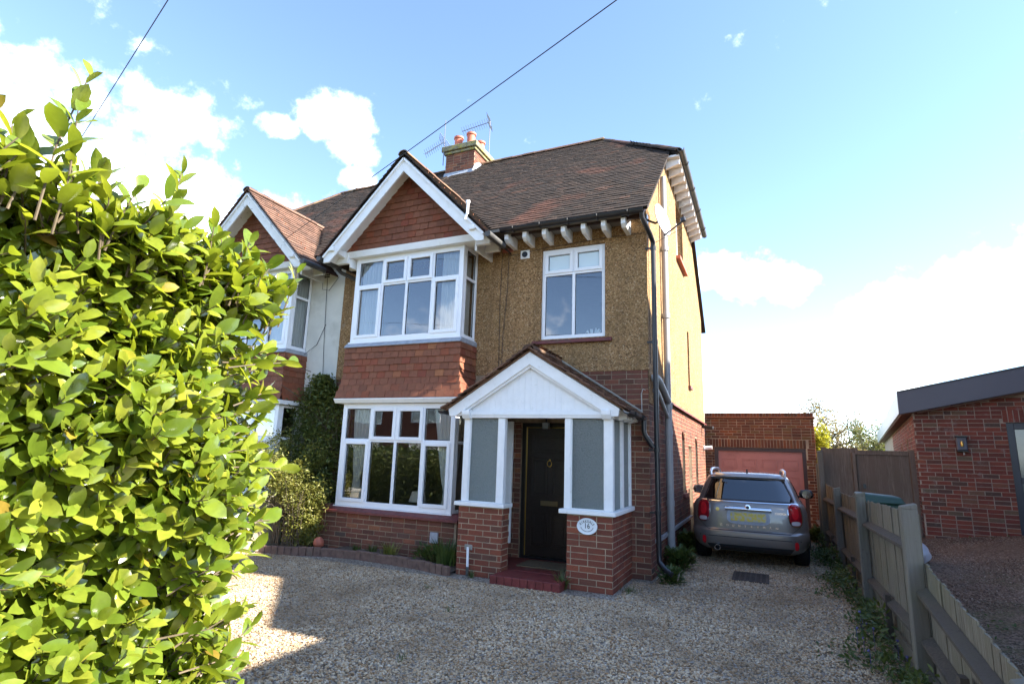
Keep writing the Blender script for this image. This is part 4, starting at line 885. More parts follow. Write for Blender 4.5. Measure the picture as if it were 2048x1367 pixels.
MB().tube([lnb, lnb+Vector((.02, .05, -.10)), (.12, .03, 4.86), (.03, .03, 4.75), (.03, .05, 3.0)], .004, 5).build('cable', MAT['wire'], ds)
# TV aerials
def aerial(label, x, y, z0, z1, boom, n, refl, group=None):
    t = thing('tv_aerial', label, 'aerial', (x, y, z0), 'aerials on the chimney'); MB().tube([(x, y, z0), (x, y, z1)], .014, 6).build('mast', MAT['aerial'], t)
    a, b = Vector(boom[0]), Vector(boom[1]); MB().tube([a, b], .011, 6).build('boom', MAT['aerial'], t); d = (b-a).normalized(); s = d.cross(Vector((0, 0, 1))).normalized(); u = s.cross(d); e = MB()
    for i in range(n):
        p = a+(b-a)*(i+.3)/n; L = .11
        for q in (1, -1): e.tube([p+s*L*.2*q, p+s*L*q+u*.07], .005, 4); e.tube([p+s*L*.2*q, p+s*L*q-u*.07], .005, 4)
    e.build('elements', MAT['aerial'], t)
    g = MB()
    for k in (-1, 1):
        for j in range(4): g.beam(b+u*(.05+j*.05)*k-s*.18, b+u*(.05+j*.05)*k+s*.18, .012, .012)
    g.build('reflector', MAT['dish'] if refl else MAT['aerial'], t)
    return t
aerial('aerial on the left of the chimney with its boom pointing down-left', -6.03, 3.50, 9.2, 10.55, ((-6.43, 3.2, 9.45), (-6.03, 3.5, 9.90)), 10, True)
aerial('taller aerial behind the chimney pots with a long boom', -5.23, 4.60, 9.3, 11.0, ((-6.08, 4.48, 10.80), (-5.25, 4.60, 10.98)), 12, False)
# house number plaque
pl = thing('house_number_plaque', 'oval white plaque with the house name and number on the porch wall', 'sign', (-.583, PY-.02, .77))
pc = Vector((-.583, PY-.014, .77))
def oval(rx, rz, d0, d1, mat, nm, par):
    mb = MB(); n = 40; mb.prism([(pc.x+rx*math.cos(t*6.2832/n), pc.y-d0, pc.z+rz*math.sin(t*6.2832/n)) for t in range(n)], (0, -(d1-d0), 0)); return mb.build(nm, mat, par)
oval(.133, .100, 0, .010, MAT['plaque'], 'plate', pl); 
rim = MB(); rim.tube([(pc.x+.125*math.cos(t*6.2832/48), pc.y-.012, pc.z+.093*math.sin(t*6.2832/48)) for t in range(49)], .007, 6, cap=False); rim.build('raised_rim', MAT['plaque'], pl, smooth=True)
def glyph(txt, size, p, ang, par, mat, sx=1):
    me = text_mesh(txt, size, .0012); me.materials.clear(); me.materials.append(mat); ca, sa = math.cos(ang), math.sin(ang)
    piece('letter', me, par, frame4(p, (ca*sx, 0, sa*sx), (-sa, 0, ca), (0, -1, 0)))
for i, c in enumerate('KIRKDALE'):
    t = R(152-i*17.7); glyph(c, .044, (pc.x+.092*math.cos(t), pc.y-.0125, pc.z+.064*math.sin(t)-.004), (t-math.pi/2)*.75, pl, MAT['ink'], .85)
glyph('16', .092, (pc.x, pc.y-.0125, pc.z+.004), 0, pl, MAT['ink'], .85)
wr = MB()
for s in (-1, 1):
    for i in range(7):
        t = R(-90+s*(8+i*11)); p = Vector((pc.x+.075*math.cos(t), pc.y-.012, pc.z+.055*math.sin(t)))
        for k in (-1, 1):
            d = Vector((math.cos(t+s*1.2*k*.6), 0, math.sin(t+s*1.2*k*.6)))*.014; n_ = Vector((d.z, 0, -d.x))*.28
            wr.prism([p, p+d*.5+n_, p+d, p+d*.5-n_], (0, -.0012, 0))
wr.build('leaf_wreath', MAT['ink_soft'], pl)
# doormat, meter cover, porch lantern
dmx = thing('doormat', 'brown coir doormat on the red porch step', 'doormat', (-1.45, -.5, .1)); MB().box(-1.75, -1.05, -.62, -.12, .101, .118).build('pile', MAT['mat_fibre'], dmx, bevel=.006)
mt = thing('meter_cover', 'small pale grey cover plate on the bay brickwork', 'cover plate', (-3.1, -.62, .28)); MB().box(-3.175, -3.035, -.635, -.607, .28, .435).build('cover', MAT['lead'], mt, bevel=.006)
pl2 = thing('porch_lantern', 'small dark lantern hanging above the front door', 'lantern', (-1.55, -.06, 2.0)); MB().box(-1.60, -1.50, -.12, -.02, 2.02, 2.12).build('lantern_body', MAT['zinc'], pl2, bevel=.01); MB().tube([(-1.55, -.07, 2.12), (-1.55, -.07, 2.21)], .01, 6).build('stem', MAT['black_plastic'], pl2)
sb_ = thing('gable_sensor', 'small white alarm or wire box on the right bargeboard', 'alarm box', (-2.62, -1.0, 5.3))
sx = MB(); sx.tube([(-2.60, -1.0, 5.32), (-2.60, -1.0, 5.50)], .022, 8); sx.lathe([(.035, 0), (.035, .05)], (-2.60, -1.0, 5.50), 10); sx.tube([(-2.60, -1.0, 5.36), (-2.64, -1.0, 5.24)], .02, 8); sx.build('insulator', MAT['upvc'], sb_, smooth=True)
sl3 = thing('security_light', 'dark floodlight on the rear corner of the side wall', 'light', (.05, 7.5, 2.5)); MB().beam((.02, 7.4, 2.50), (.30, 7.3, 2.46), .10, .08).build('lamp_head', MAT['car_black'], sl3, bevel=.01); MB().tube([(.0, 7.42, 2.5), (.06, 7.42, 2.5)], .03, 8).build('mount', MAT['car_black'], sl3)
sl4 = thing('boiler_flue', 'short white boiler flue poking out of the side wall', 'flue', (.1, 7.7, 1.9)); MB().tube([(-.02, 7.7, 1.95), (.22, 7.7, 1.97)], .05, 12).build('tube', MAT['upvc'], sl4, smooth=True); MB().lathe([(.07, 0), (.07, .02)], (.015, 7.7, 1.95), 14, (1, 0, 0)).build('wall_collar', MAT['upvc'], sl4)
# overhead wires, anchored on the gable and the neighbour's gable
def sag(p, q, s, n=16): p, q = Vector(p), Vector(q); return [p+(q-p)*(i/n)+Vector((0, 0, -s*4*(i/n)*(1-i/n))) for i in range(n+1)]
def wire(label, pts, r): tag(MB().tube(pts, r, 5).build('overhead_wire', MAT['wire'], None), label, 'cable', 'overhead cables')
# ------------------------------------------------------------------ neighbouring half of the pair
nbh = thing('neighbour_house', 'white-rendered attached house with a tile-hung gable, left of the pebbledash house', 'house', (-8.8, 3, 0))
DX = -3.78
nw = wall_grid(front(0), -11.7, PARTY, -.1, 5.45, [(-5.06+DX, -2.98+DX, .0, 2.45), (-5.06+DX, -2.98+DX, 3.5, 5.0)], .28); nw.box(-11.7, PARTY, 8.0, 8.1, -.1, 5.2); nw.box(-11.7, -11.42, .28, 8.0, -.1, 6.9)
nw.build('rendered_wall', MAT['render_white'], nbh)
ni = MB(); ni.box(-11.4, PARTY-.02, 3.5, 3.6, 0, 5.2); ni.box(PARTY-.06, PARTY-.02, .3, 3.5, 0, 5.2); ni.box(-11.4, PARTY-.06, .3, 3.5, 2.6, 2.7); ni.box(-11.4, PARTY-.06, -.4, 3.5, 5.2, 5.25); ni.box(-8.84, -6.76, -.5, .3, 2.6, 3.4); ni.box(-8.84, -6.76, -.5, .3, -.02, .5); ni.build('interior_wall', MAT['interior'], nbh)
gable_bay(nbh, DX, None, MAT['hung_tile'], False)
Fn = lambda u, w, z: F(u+DX, w, z)
curtain('net curtain at the right end of the neighbour\'s upper bay', Fn, -3.48, -2.99, 3.55, 4.95, .13, 7)
curtain('net curtain in the side light of the neighbour\'s upper bay', right(-2.9+DX), -.42, -.04, 3.55, 4.95, .10, 6)
curtain('net curtain in the neighbour\'s ground-floor bay', Fn, -3.6, -2.99, .76, 2.32, .13, 9)
rm = MB(); sheetq(rm, [(PARTY, E0, MZ(E0)), (-11.85, E0, MZ(E0)), (-11.85, 1.97, MZ(1.97)), (-9.97, 4, MZ(4)), (PARTY, 4, MZ(4))]); sheetq(rm, [(PARTY, 8.5, MZ(E0)), (-11.85, 8.5, MZ(E0)), (-11.85, 6.13, MZ(1.97)), (-9.97, 4.1, MZ(4)), (PARTY, 4.1, MZ(4))]); sheetq(rm, [(-12.0, 1.86, 7.36), (-12.0, 6.24, 7.36), (-9.97, 4.1, MZ(4)), (-9.97, 4, MZ(4))])
nroof = rm.build('roof', MAT['roof_tile'], nbh)
XA2 = XA+DX
def keep_n(p, x, y):
    if p.y > 3.98 or p.x > PARTY+.02: return False
    if p.y < 1.2 and MZ(p.y) < XG-abs(p.x-XA2)+.03: return False
    return p.y <= 1.97 or p.x > -11.8+(p.y-1.97)*(1.83/2.03)
slope(nroof, (-11.8, E0-.05, MZ(E0-.05)), (1, 0, 0), (0, CS, SN), 11.8+PARTY-.03, 6.1, keep_n, MAT['roof_tile'], seed=77)
ridge_run(nroof, (-9.97, 4.05, MZ(4)+.03), (PARTY-.3, 4.05, MZ(4)+.03), MAT['ridge_tile']); ridge_run(nroof, (-11.9, 1.9, 7.42), (-9.97, 4.05, MZ(4)+.03), MAT['ridge_tile'], r=.10, name='hip_ridge_tile')
vg = MB()
for i in range(5):
    for j in range(4): vg.box(-6.48+i*.046, -6.48+i*.046+.03, -.012, .0, 4.97+j*.045, 4.97+j*.045+.028)
vg.build('air_vent_holes', MAT['interior_dark'], nbh)
nc = MB(); nc.tube([(-6.30, -.02, 4.95), (-6.27, -.02, 4.4), (-6.22, -.02, 3.6), (-6.16, -.02, 2.9), (-6.15, -.02, 2.3)], .005, 5); nc.tube([(-6.22, -.02, 4.0), (-6.4, -.02, 3.6), (-6.62, -.1, 3.4)], .005, 5); nc.tube([(-6.42, -.02, 4.9), (-6.38, -.04, 4.72), (-6.2, -.05, 4.68), (-6.0, -.02, 4.95)], .004, 5); nc.build('cable', MAT['wire'], nbh)
wire('long overhead cable rising from the neighbour\'s bargeboard past the gable apex to the upper right', sag((-6.51, -.985, 5.44), (10.86, -8.5, 5.79), .06, 24), .0055)
wire('overhead cable crossing the sky at the upper left behind the hedge', sag((-16.08, -1.5, 5.02), (6.77, -9, 4.72), .02, 24), .004)
# ------------------------------------------------------------------ garage
gar = thing('brick_garage', 'flat-roofed brick garage with a pink-brown panelled door behind the car', 'garage', (1.3, 8.5, 0))
GY = 8.5; gx0, gx1, gz1 = -.35, 2.70, 2.80
gm_ = wall_grid(front(GY), gx0, gx1, -.1, gz1, [(.215, 2.475, -1, 2.01)], .22); gm_.box(gx1-.22, gx1, GY+.22, GY+5, -.1, gz1); gm_.box(gx0, gx0+.2, GY+.22, GY+5, -.1, gz1); gm_.box(gx0+.2, gx1-.22, GY+.22, GY+5, gz1-.2, gz1-.1)
gw_ = gm_.build('garage_wall', MAT['mortar'], gar)
rects = brick_rects(-.10, gx1, .0, gz1, [(.215, 2.475, -1, 2.01), (.10, 2.55, 2.01, 2.235)], seed=81); rects.sort(key=lambda q: -q[2]); lay(rects, front(GY), gw_, MAT['brick_garage'], 270)
sold = [(.10+i*.0772, .10+i*.0772+.067, 2.015, 2.23) for i in range(31)]
o_ = front(GY)
for (a, b, c, d) in sold: piece('brick', brick_mesh(MAT['brick_garage']), gw_, frame4(Vector(o_((a+b)/2, -.006, (c+d)/2)), (0, 0, 1), (0, 1, 0), (-1.02, 0, 0)))
lay(brick_rects(GY, GY+2.2, 0, gz1, seed=82), right(gx1), gw_, MAT['brick_garage'], 0)
cg = MB(); cg.box(gx0, gx1+.03, GY-.035, GY+.24, gz1+.0, gz1+.04); cg.build('tile_creasing', MAT['brick_garage'], gar, bevel=.005)
for i in range(40): 
    x = gx0+i*.0765; piece('brick', brick_mesh(MAT['brick_garage']), gw_, frame4((x+.033, GY-.012, gz1+.095), (0, 0, .49), (0, 1, 0), (-1.02, 0, 0)))
MB().box(gx0, gx1, GY+.012, GY+.24, gz1+.041, gz1+.145).build('parapet_core', MAT['mortar'], gar)
gf = MB(); gf.box(.215, .305, GY+.03, GY+.12, 0, 2.01); gf.box(2.385, 2.475, GY+.03, GY+.12, 0, 2.01); gf.box(.305, 2.385, GY+.03, GY+.12, 1.915, 2.01); gf.build('garage_door_frame', MAT['brown_paint'], gar)
gd = MB(); gd.box(.305, 2.385, GY+.085, GY+.11, .02, 1.915); gdo = gd.build('garage_door', MAT['garage_door'], gar); MB().tube([(1.30, GY+.03, .86), (1.40, GY+.03, .86)], .014, 8).build('handle', MAT['black_plastic'], gdo)
for r_ in range(4):
    for c_ in range(4):
        x0 = .305+.10+c_*.50; z0 = 1.915-.10-(r_+1)*.44+.06; pn = MB(); e = .02; x1 = x0+.37; z1 = z0+.27
        for q in ((x0, x0+e, z0, z1), (x1-e, x1, z0, z1), (x0+e, x1-e, z0, z0+e), (x0+e, x1-e, z1-e, z1)): pn.prism([(q[0], GY+.0849, q[2]), (q[1], GY+.0849, q[2]), (q[1], GY+.0849, q[3]), (q[0], GY+.0849, q[3])], (0, -.012, 0))
        pn.box(x0+.05, x1-.05, GY+.076, GY+.0849, z0+.05, z1-.05); pn.build('door_panel', MAT['garage_door'], gdo, bevel=.004)
MB().tube([(-.02, GY-.05, 2.95), (-.03, GY-.05, 2.4), (-.02, GY-.05, 2.35)], .012, 6).build('cable', MAT['wire_pale'], gar)
# ------------------------------------------------------------------ brick bungalow on the right
bung = thing('brick_bungalow', 'low red-brick bungalow with a deep blue-grey sloping roof edge on the right', 'bungalow', (4.105, 4.70, 0))
BY, bx = 4.70, 4.105
zb0 = .28
bw = wall_grid(front(BY), bx, 9.0, 0, 2.60, [(5.44, 7.2, -1, 2.46)], .25); bw.prism([(bx, BY, 2.60), (9.0, BY, 2.60), (9.0, BY, 3.80), (bx, BY, 2.78)], (0, .25, 0))
wall_grid(left(bx), BY+.25, 20, 0, 2.62, [(6.6, 6.95, 1.0, 2.25), (8.6, 9.0, 1.0, 2.2)], .25, bw)
bwo = bw.build('bungalow_wall', MAT['mortar_pale'], bung)
rects = brick_rects(bx, 6.4, zb0-.15, 2.92, [(5.44, 7.2, -1, 2.46), (5.40, 7.3, 2.46, 2.685)], seed=91); rects = [q for q in rects if q[3] < 2.60+.208*(q[0]-bx)+.10]; rects.sort(key=lambda q: q[0]); lay(rects, front(BY), bwo, MAT['brick_bungalow'], 280)
for i in range(14): piece('brick', brick_mesh(MAT['brick_bungalow']), bwo, frame4((5.44+i*.0765, BY-.006, 2.572), (0, 0, 1), (0, 1, 0), (-1, 0, 0)))
lay(brick_rects(BY, 13, .2, 2.6, [(6.6, 6.95, 1.0, 2.25), (8.6, 9.0, 1.0, 2.2)], seed=92), left(bx), bwo, MAT['brick_bungalow'], 0)
fz0, fz1, fslope = 2.60, 3.01, .21
fx = 3.88
rf_ = MB(); X2 = 9.2; s2 = fslope*(X2-fx)
rf_.prism([(fx, BY-.22, fz0), (X2, BY-.22, fz0+s2), (X2, BY-.22, fz1+s2), (fx, BY-.22, fz1)], (0, .05, 0)); rf_.build('fascia', MAT['fascia'], bung, bevel=.004)
MB().prism([(fx, BY-.23, fz1+.001), (X2, BY-.23, fz1+s2+.001), (X2, BY-.23, fz1+s2+.03), (fx, BY-.23, fz1+.03)], (0, .30, 0)).build('roof_edge_trim', MAT['door_frame'], bung)
MB().prism([(fx, BY-.17, fz0+.02), (fx, BY-.17, fz1), (fx+.04, BY-.17, fz1), (fx+.04, BY-.17, fz0+.02)], (0, 16, 0)).build('side_fascia', MAT['fascia_sky_lit'], bung)
MB().prism([(fx+.04, BY-.17, fz0+.02), (fx+.30, BY-.17, fz0+.07), (fx+.30, BY-.17, fz0+.05), (fx+.04, BY-.17, fz0)], (0, 16, 0)).build('soffit', MAT['soffit'], bung)
MB().prism([(fx+.3, BY-.17, fz0+.05), (X2, BY-.17, fz0+s2+.01), (X2, BY-.17, fz0+s2-.01), (fx+.3, BY-.17, fz0+.03)], (0, .17, 0)).build('front_soffit', MAT['soffit'], bung)
window(bung, left(bx), 6.6, 6.95, 1.0, 2.25, tr=1.9, off=.06, fw=.035); window(bung, left(bx), 8.6, 9.0, 1.0, 2.2, tr=1.8, off=.06, fw=.035)
bd_ = window(bung, front(BY), 5.44, 7.2, zb0+.18, 2.46, cols=(6.32,), tr=1.46, fw=.11, mw=.09, mat=MAT['door_blue'], name='glazed_door', off=.05, pane='frosted_dark')
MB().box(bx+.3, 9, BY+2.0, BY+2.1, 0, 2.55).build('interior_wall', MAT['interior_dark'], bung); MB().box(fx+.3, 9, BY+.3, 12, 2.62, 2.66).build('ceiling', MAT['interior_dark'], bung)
lt = thing('wall_lantern', 'dark metal lantern fixed on the bungalow brick wall', 'lantern', (4.105, 4.70, 0))
lb = MB(); lb.box(4.70, 4.86, BY-.09, BY-.012, 1.955, 2.20); lb.build('backplate', MAT['fascia'], lt, bevel=.015); lb = MB(); lb.box(4.69, 4.87, BY-.13, BY-.005, 2.19, 2.215); lb.box(4.69, 4.87, BY-.13, BY-.005, 1.935, 1.955); lb.build('cap', MAT['door_frame'], lt, bevel=.006); MB().lathe([(.02, 0), (.026, .05), (.012, .09)], (4.78, BY-.105, 2.03), 10).build('bulb', MAT['brass'], lt, smooth=True); MB().lathe([(.012, 0), (.012, .05)], (4.80, BY-.02, 1.88), 8).build('sensor', MAT['upvc'], lt)
rs = MB(); rs.prism([(fx+.04, BY-.165, fz1-.12), (X2, BY-.165, fz1+s2-.12), (X2, BY-.165, fz1+s2-.005), (fx+.04, BY-.165, fz1-.005)], (0, 16, 0)); rs.build('roof_slab', MAT['fascia'], bung)
bung.rotation_euler.z = R(-7.5); lt.rotation_euler.z = R(-7.5)
# ------------------------------------------------------------------ fences
FX = 2.50
fence = thing('driveway_fence', 'weathered feather-edge wooden fence along the right of the driveway', 'fence', (FX, 0, 0))
secs = [(-4.70, -2.74, .64, .93), (-2.70, -.24, 1.27, 1.22), (-.20, 2.26, 1.20, 1.20), (2.30, 4.76, 1.2, 1.25)]
bme = bpy.data.meshes.new('board'); bme.from_pydata([(0, 0, 0), (0, .11, 0), (.020, .11, 0), (.010, 0, 0), (0, 0, 1), (0, .11, 1), (.020, .11, 1), (.010, 0, 1)], [], [(0, 3, 2, 1), (4, 5, 6, 7), (0, 4, 7, 3), (1, 2, 6, 5), (0, 1, 5, 4), (3, 7, 6, 2)]); bme.materials.append(MAT['fence'])
rg = random.Random(12)
for (y0, y1, h0, h1) in secs:
    n = int((y1-y0)/.0985)
    for i in range(n):
        y = y0+.01+i*(y1-y0-.02)/n; h = h0+(h1-h0)*(i/n)+rg.uniform(-.008, .01)
        piece('board', bme, fence, frame4((FX+.06+rg.uniform(-.003, .003), y, .10), (1, 0, rg.uniform(-.01, .01)), (0, 1, rg.uniform(-.006, .006)), (rg.uniform(-.006, .006), rg.uniform(-.008, .008), h-.10)))
    for k, zz in enumerate((.34, .78 if y0 > -3 else .66)):
        sag_ = 0 if y0 > -3 else 0
        z0_, z1_ = zz*(h0/1.2 if y0 < -3 else 1), zz*(h1/1.2 if y0 < -3 else 1)
        if y0 < -3: z0_, z1_ = (.14, .36) if k == 0 else (.44, .70)
        if y0 > -3 and k == 1: z0_, z1_ = .98, .95
        MB().prism([(FX+.058, y0, z0_-.055), (FX-.012, y0, z0_-.01), (FX-.012, y0, z0_+.015), (FX+.058, y0, z0_+.05)], (0, y1-y0, z1_-z0_)).build('rail', MAT['rail'], fence)
    MB().box(FX+.03, FX+.055, y0, y1, -.03, .13).build('gravel_board', MAT['fence'], fence)
def post(y, h, w=.095, x=FX, round_=False):
    m_ = MB(); m_.box(x-w/2, x+w/2, y-w/2, y+w/2, -.1, h-.03); m_.add([(x-w/2, y-w/2, h-.03), (x+w/2, y-w/2, h-.03), (x+w/2, y+w/2, h-.03), (x-w/2, y+w/2, h-.03), (x-w/2, y-w/2, h-.015), (x+w/2, y-w/2, h+.012), (x+w/2, y+w/2, h+.012), (x-w/2, y+w/2, h-.015)], [(0, 1, 5, 4), (1, 2, 6, 5), (2, 3, 7, 6), (3, 0, 4, 7), (4, 5, 6, 7)])
    m_.build('post', MAT['fence_post'], fence, bevel=.008)
for y, h in ((-4.72, .72), (-2.72, 1.34), (-.22, 1.31), (2.28, 1.27), (4.78, 1.9)): post(y, h, .11 if y == -2.72 else .10)
for y in (-3.7, -1.4, 1.0, 3.5): MB().box(FX-.02, FX+.025, y-.04, y+.04, -.05, .42).build('support_stub', MAT['rail'], fence)
# tall gate and close-board panel between the fence and the bungalow
gt = thing('tall_gate', 'tall brown close-boarded timber gate beside the bungalow wall', 'gate', (3.6, 4.86, .2))
bm2 = bpy.data.meshes.new('board'); bm2.from_pydata([(0, 0, 0), (.105, -.008, 0), (.105, .012, 0), (0, .006, 0), (0, 0, 1), (.105, -.008, 1), (.105, .012, 1), (0, .006, 1)], [], [(0, 1, 2, 3), (7, 6, 5, 4), (0, 4, 5, 1), (1, 5, 6, 2), (2, 6, 7, 3), (3, 7, 4, 0)]); bm2.materials.append(MAT['gate'])
for i in range(9): x = 3.14+i*.099; piece('board', bm2, gt, frame4((x, 4.86, NB(x, 4.86)+.03), (.93, 0, 0), (0, 1, 0), (0, 0, 1.90-NB(x, 4.86)-.03)))
MB().box(3.12, 4.0, 4.835, 4.875, 1.84, 1.925).build('top_rail', MAT['gate'], gt, bevel=.004); MB().box(4.0, 4.09, 4.80, 4.89, .1, 1.95).build('gate_post', MAT['gate'], gt, bevel=.006); MB().box(3.06, 3.12, 4.82, 4.90, .1, 1.88).build('gate_post', MAT['gate'], gt)
MB().box(3.20, 3.25, 4.80, 4.835, 1.20, 1.28).build('latch', MAT['black_plastic'], gt)
pf = thing('tall_fence_panel', 'tall brown board panel left of the gate at the end of the driveway fence', 'fence panel', (2.8, 4.9, .1))
for i in range(7): x = 2.53+i*.092; piece('board', bm2, pf, frame4((x, 4.90, .1), (.88, 0, 0), (0, 1, 0), (0, 0, 1.86+rg.uniform(-.01, .012))))
MB().box(2.5, 3.06, 4.92, 4.96, 1.5, 1.58).build('rail', MAT['gate'], pf); MB().box(2.42, 2.52, 4.84, 4.94, 0, 1.62).build('panel_post', MAT['fence_post'], pf, bevel=.008)
bp = thing('back_fence_panel', 'narrow brown board fence beyond the end of the driveway fence', 'fence panel', (2.75, 6.5, 0))
for i in range(26): piece('board', bme, bp, frame4((2.72, 5.0+i*.1, .0), (1, 0, 0), (0, 1, 0), (0, 0, 1.62+rg.uniform(-.02, .02))))
for i, tn in enumerate(('far', 'near')): MB().box(2.62, 2.71, 5.2+i*2.2, 5.29+i*2.2, 0, 1.75-.1*i).build('post', MAT['fence_post'], bp)
# bin lid, sack, leaning tool, drain cover, stray ball
bn = thing('wheelie_bin', 'dark green wheelie bin standing behind the driveway fence', 'bin', (2.98, 1.9, .1))
b_ = MB(); b_.hexa([(2.74, 1.64, .12), (2.74, 2.16, .12), (3.22, 2.16, .12), (3.22, 1.64, .12), (2.70, 1.58, 1.10), (2.70, 2.22, 1.10), (3.27, 2.22, 1.10), (3.27, 1.58, 1.10)]); b_.build('bin_body', MAT['green_plastic'], bn, bevel=.02)
ld_ = MB(); ld_.hexa([(2.68, 1.55, 1.10), (2.68, 2.25, 1.10), (3.29, 2.25, 1.10), (3.29, 1.55, 1.10), (2.73, 1.62, 1.235), (2.73, 2.2, 1.235), (3.24, 2.2, 1.20), (3.24, 1.62, 1.20)]); ld_.build('bin_lid', MAT['green_plastic'], bn, bevel=.02)
sk = thing('rubble_sack', 'pale blue-white sack slumped behind the fence on the bungalow drive', 'sack', (3.15, .6, .2))
def sackf(s, t):
    a = s*6.2832; r_ = (.20+.05*math.sin(3*a)+.03*math.sin(7*a+t*5))*math.sin(math.pi*(.12+.80*(1-t)))**.6; return (3.42+r_*math.cos(a), 2.2+r_*.9*math.sin(a), NB(3.4, 2.2)+.30*t)
MB().grid(sackf, 22, 8).build('sack_body', MAT['sack'], sk, smooth=True, fix=False); MB().lathe([(.07, 0), (.09, .03), (.03, .06)], (3.42, 2.2, NB(3.4, 2.2)+.28), 10).build('tied_neck', MAT['sack_grey'], sk, smooth=True)
tl = thing('garden_tool', 'wooden-handled tool with a red head leaning at the garage corner', 'garden tool', (2.6, 6.3, 0))
MB().tube([(2.50, 6.2, .0), (2.60, 6.6, 1.05)], .018, 8).build('handle', MAT['handle_wood'], tl, smooth=True); MB().beam((2.59, 6.55, .95), (2.63, 6.72, 1.38), .10, .03).build('tool_head', MAT['red_plastic'], tl, bevel=.01)
dc_ = thing('drain_cover', 'rectangular dark iron drain cover set in the gravel behind the car', 'drain cover', (1.25, 1.0, 0))
q_ = MB(); q_.box(.98, 1.46, .68, 1.34, -.02, .018); q_.build('frame', MAT['iron'], dc_, bevel=.004)
q2 = MB()
for i in range(6):
    for j in range(8): q2.box(1.02+i*.07, 1.02+i*.07+.045, .73+j*.073, .73+j*.073+.045, .0181, .024)
q2.build('tread_pattern', MAT['iron'], dc_)
tb = thing('terracotta_ball', 'small orange terracotta pot lying on the flower bed soil', 'pot', (-5.05, -.92, .1)); MB().lathe([(.03, -.08), (.075, -.05), (.09, .0), (.075, .05), (.03, .075)], (-5.05, -.92, .15), 16, (.8, .5, .35)).build('pot_body', MAT['pot'], tb, smooth=True)
# curved brick edging of the bed
ed = thing('bed_edging', 'curved edging of brown bricks around the flower bed', 'edging', (-4, -1.1, 0))
tot = 0; segs = []
for i in range(ns-1): segs.append((Vector((*bedpts[i], 0)), Vector((*bedpts[i+1], 0))))
k = 0; rg2 = random.Random(4)
me_ed = None; em = MB(); em.box(-.052, .052, -.035, .035, -.05, .125); tmp = em.build('edging_brick', MAT['edging'], None, bevel=.008); me_ed = tmp.data; bpy.data.objects.remove(tmp)
for a, b in segs:
    d = b-a; n = max(1, round(d.length/.108)); d.normalize()
    for i in range(n): p = a+(b-a)*((i+.5)/n); piece('edging_brick', me_ed, ed, frame4(p+Vector((0, -.02, rg2.uniform(-.012, .008))), d, Vector((-d.y, d.x, 0)), (0, 0, 1)))
# ------------------------------------------------------------------ the car
car = thing('parked_car', 'grey-brown hatchback car parked nose-in before the garage, rear lights facing out', 'car', (1.20, 1.72, 0)); car['_local'] = True
CT = [(.235, .74, .12, 4.15, .22), (.29, .82, .04, 4.22, .26), (.36, .885, .01, 4.28, .30), (.46, .91, .0, 4.30, .32), (.535, .912, .005, 4.30, .32), (.56, .910, .03, 4.30, .32), (.575, .908, .05, 4.30, .32), (.70, .91, .055, 4.28, .34), (.85, .905, .07, 4.25, .36), (.94, .885, .09, 4.15, .36),
      (.985, .855, .115, 3.9, .34), (1.01, .815, .14, 3.35, .30), (1.06, .795, .175, 3.22, .28), (1.18, .755, .255, 2.98, .26), (1.30, .705, .335, 2.70, .24), (1.385, .665, .375, 2.50, .24), (1.43, .635, .385, 2.36, .24), (1.465, .57, .44, 2.2, .24), (1.485, .45, .60, 2.0, .22), (1.492, .25, .85, 1.8, .12)]
CT = [(z if z <= 1.0 else 1.0+(z-1.0)*.92, hw*.955, y0, y1, r) for z, hw, y0, y1, r in CT]
def cs(z):
    if z <= CT[0][0]: return CT[0][1:]
    for a, b in zip(CT, CT[1:]):
        if z <= b[0]:
            k = (z-a[0])/(b[0]-a[0]); return tuple(p*(1-k)+q*k for p, q in zip(a[1:], b[1:]))
    return CT[-1][1:]
def rear_y(x, z):
    hw, y0, y1, r = cs(z); ax = abs(x); y = y0+.035*(ax/hw)**2
    if ax > hw-r: y += r-math.sqrt(max(0, r*r-(ax-(hw-r))**2))
    return y
def ring(z):
    hw, y0, y1, r = cs(z); pts = []
    for i in range(13): x = -(hw-r)+2*(hw-r)*i/12; pts.append((x, rear_y(x, z)))
    ys = pts[-1][1]
    for i in range(1, 8): t = math.pi/2*i/8; x = hw-r+r*math.sin(t); pts.append((x, rear_y(x, z)))
    yr_ = rear_y(hw, z)
    for i in range(9): k = i/8; bul = .012*math.sin(math.pi*k); pts.append((hw+bul, yr_+(y1-.45-yr_)*k))
    for i in range(1, 7): t = math.pi/2*i/7; pts.append((hw-.45*(1-math.cos(t))*hw/.9, y1-.45+.45*math.sin(t)))
    R_ = [p for p in pts[13:]]
    fr = [(pts[-1][0]*(1-2*i/8), y1) for i in range(1, 8)]
    L_ = [(-x, y) for x, y in reversed(R_)]
    return pts+fr+L_
zs = [c[0] for c in CT]; zs = sorted(set(zs+[.63, .78, .90, .96, 1.12, 1.24, 1.32]))
rings = [ring(z) for z in zs]; nr = len(rings[0]); mb = MB(); mb.v = [(x, y, z) for z, rg_ in zip(zs, rings) for x, y in rg_]
for i in range(len(zs)-1): mb.f += [(i*nr+j, i*nr+(j+1) % nr, (i+1)*nr+(j+1) % nr, (i+1)*nr+j) for j in range(nr)]
mb.f += [tuple(range((len(zs)-1)*nr, len(zs)*nr)), tuple(reversed(range(nr)))]
mb.build('body', MAT['car_paint'], car, smooth=True, sharp=38)
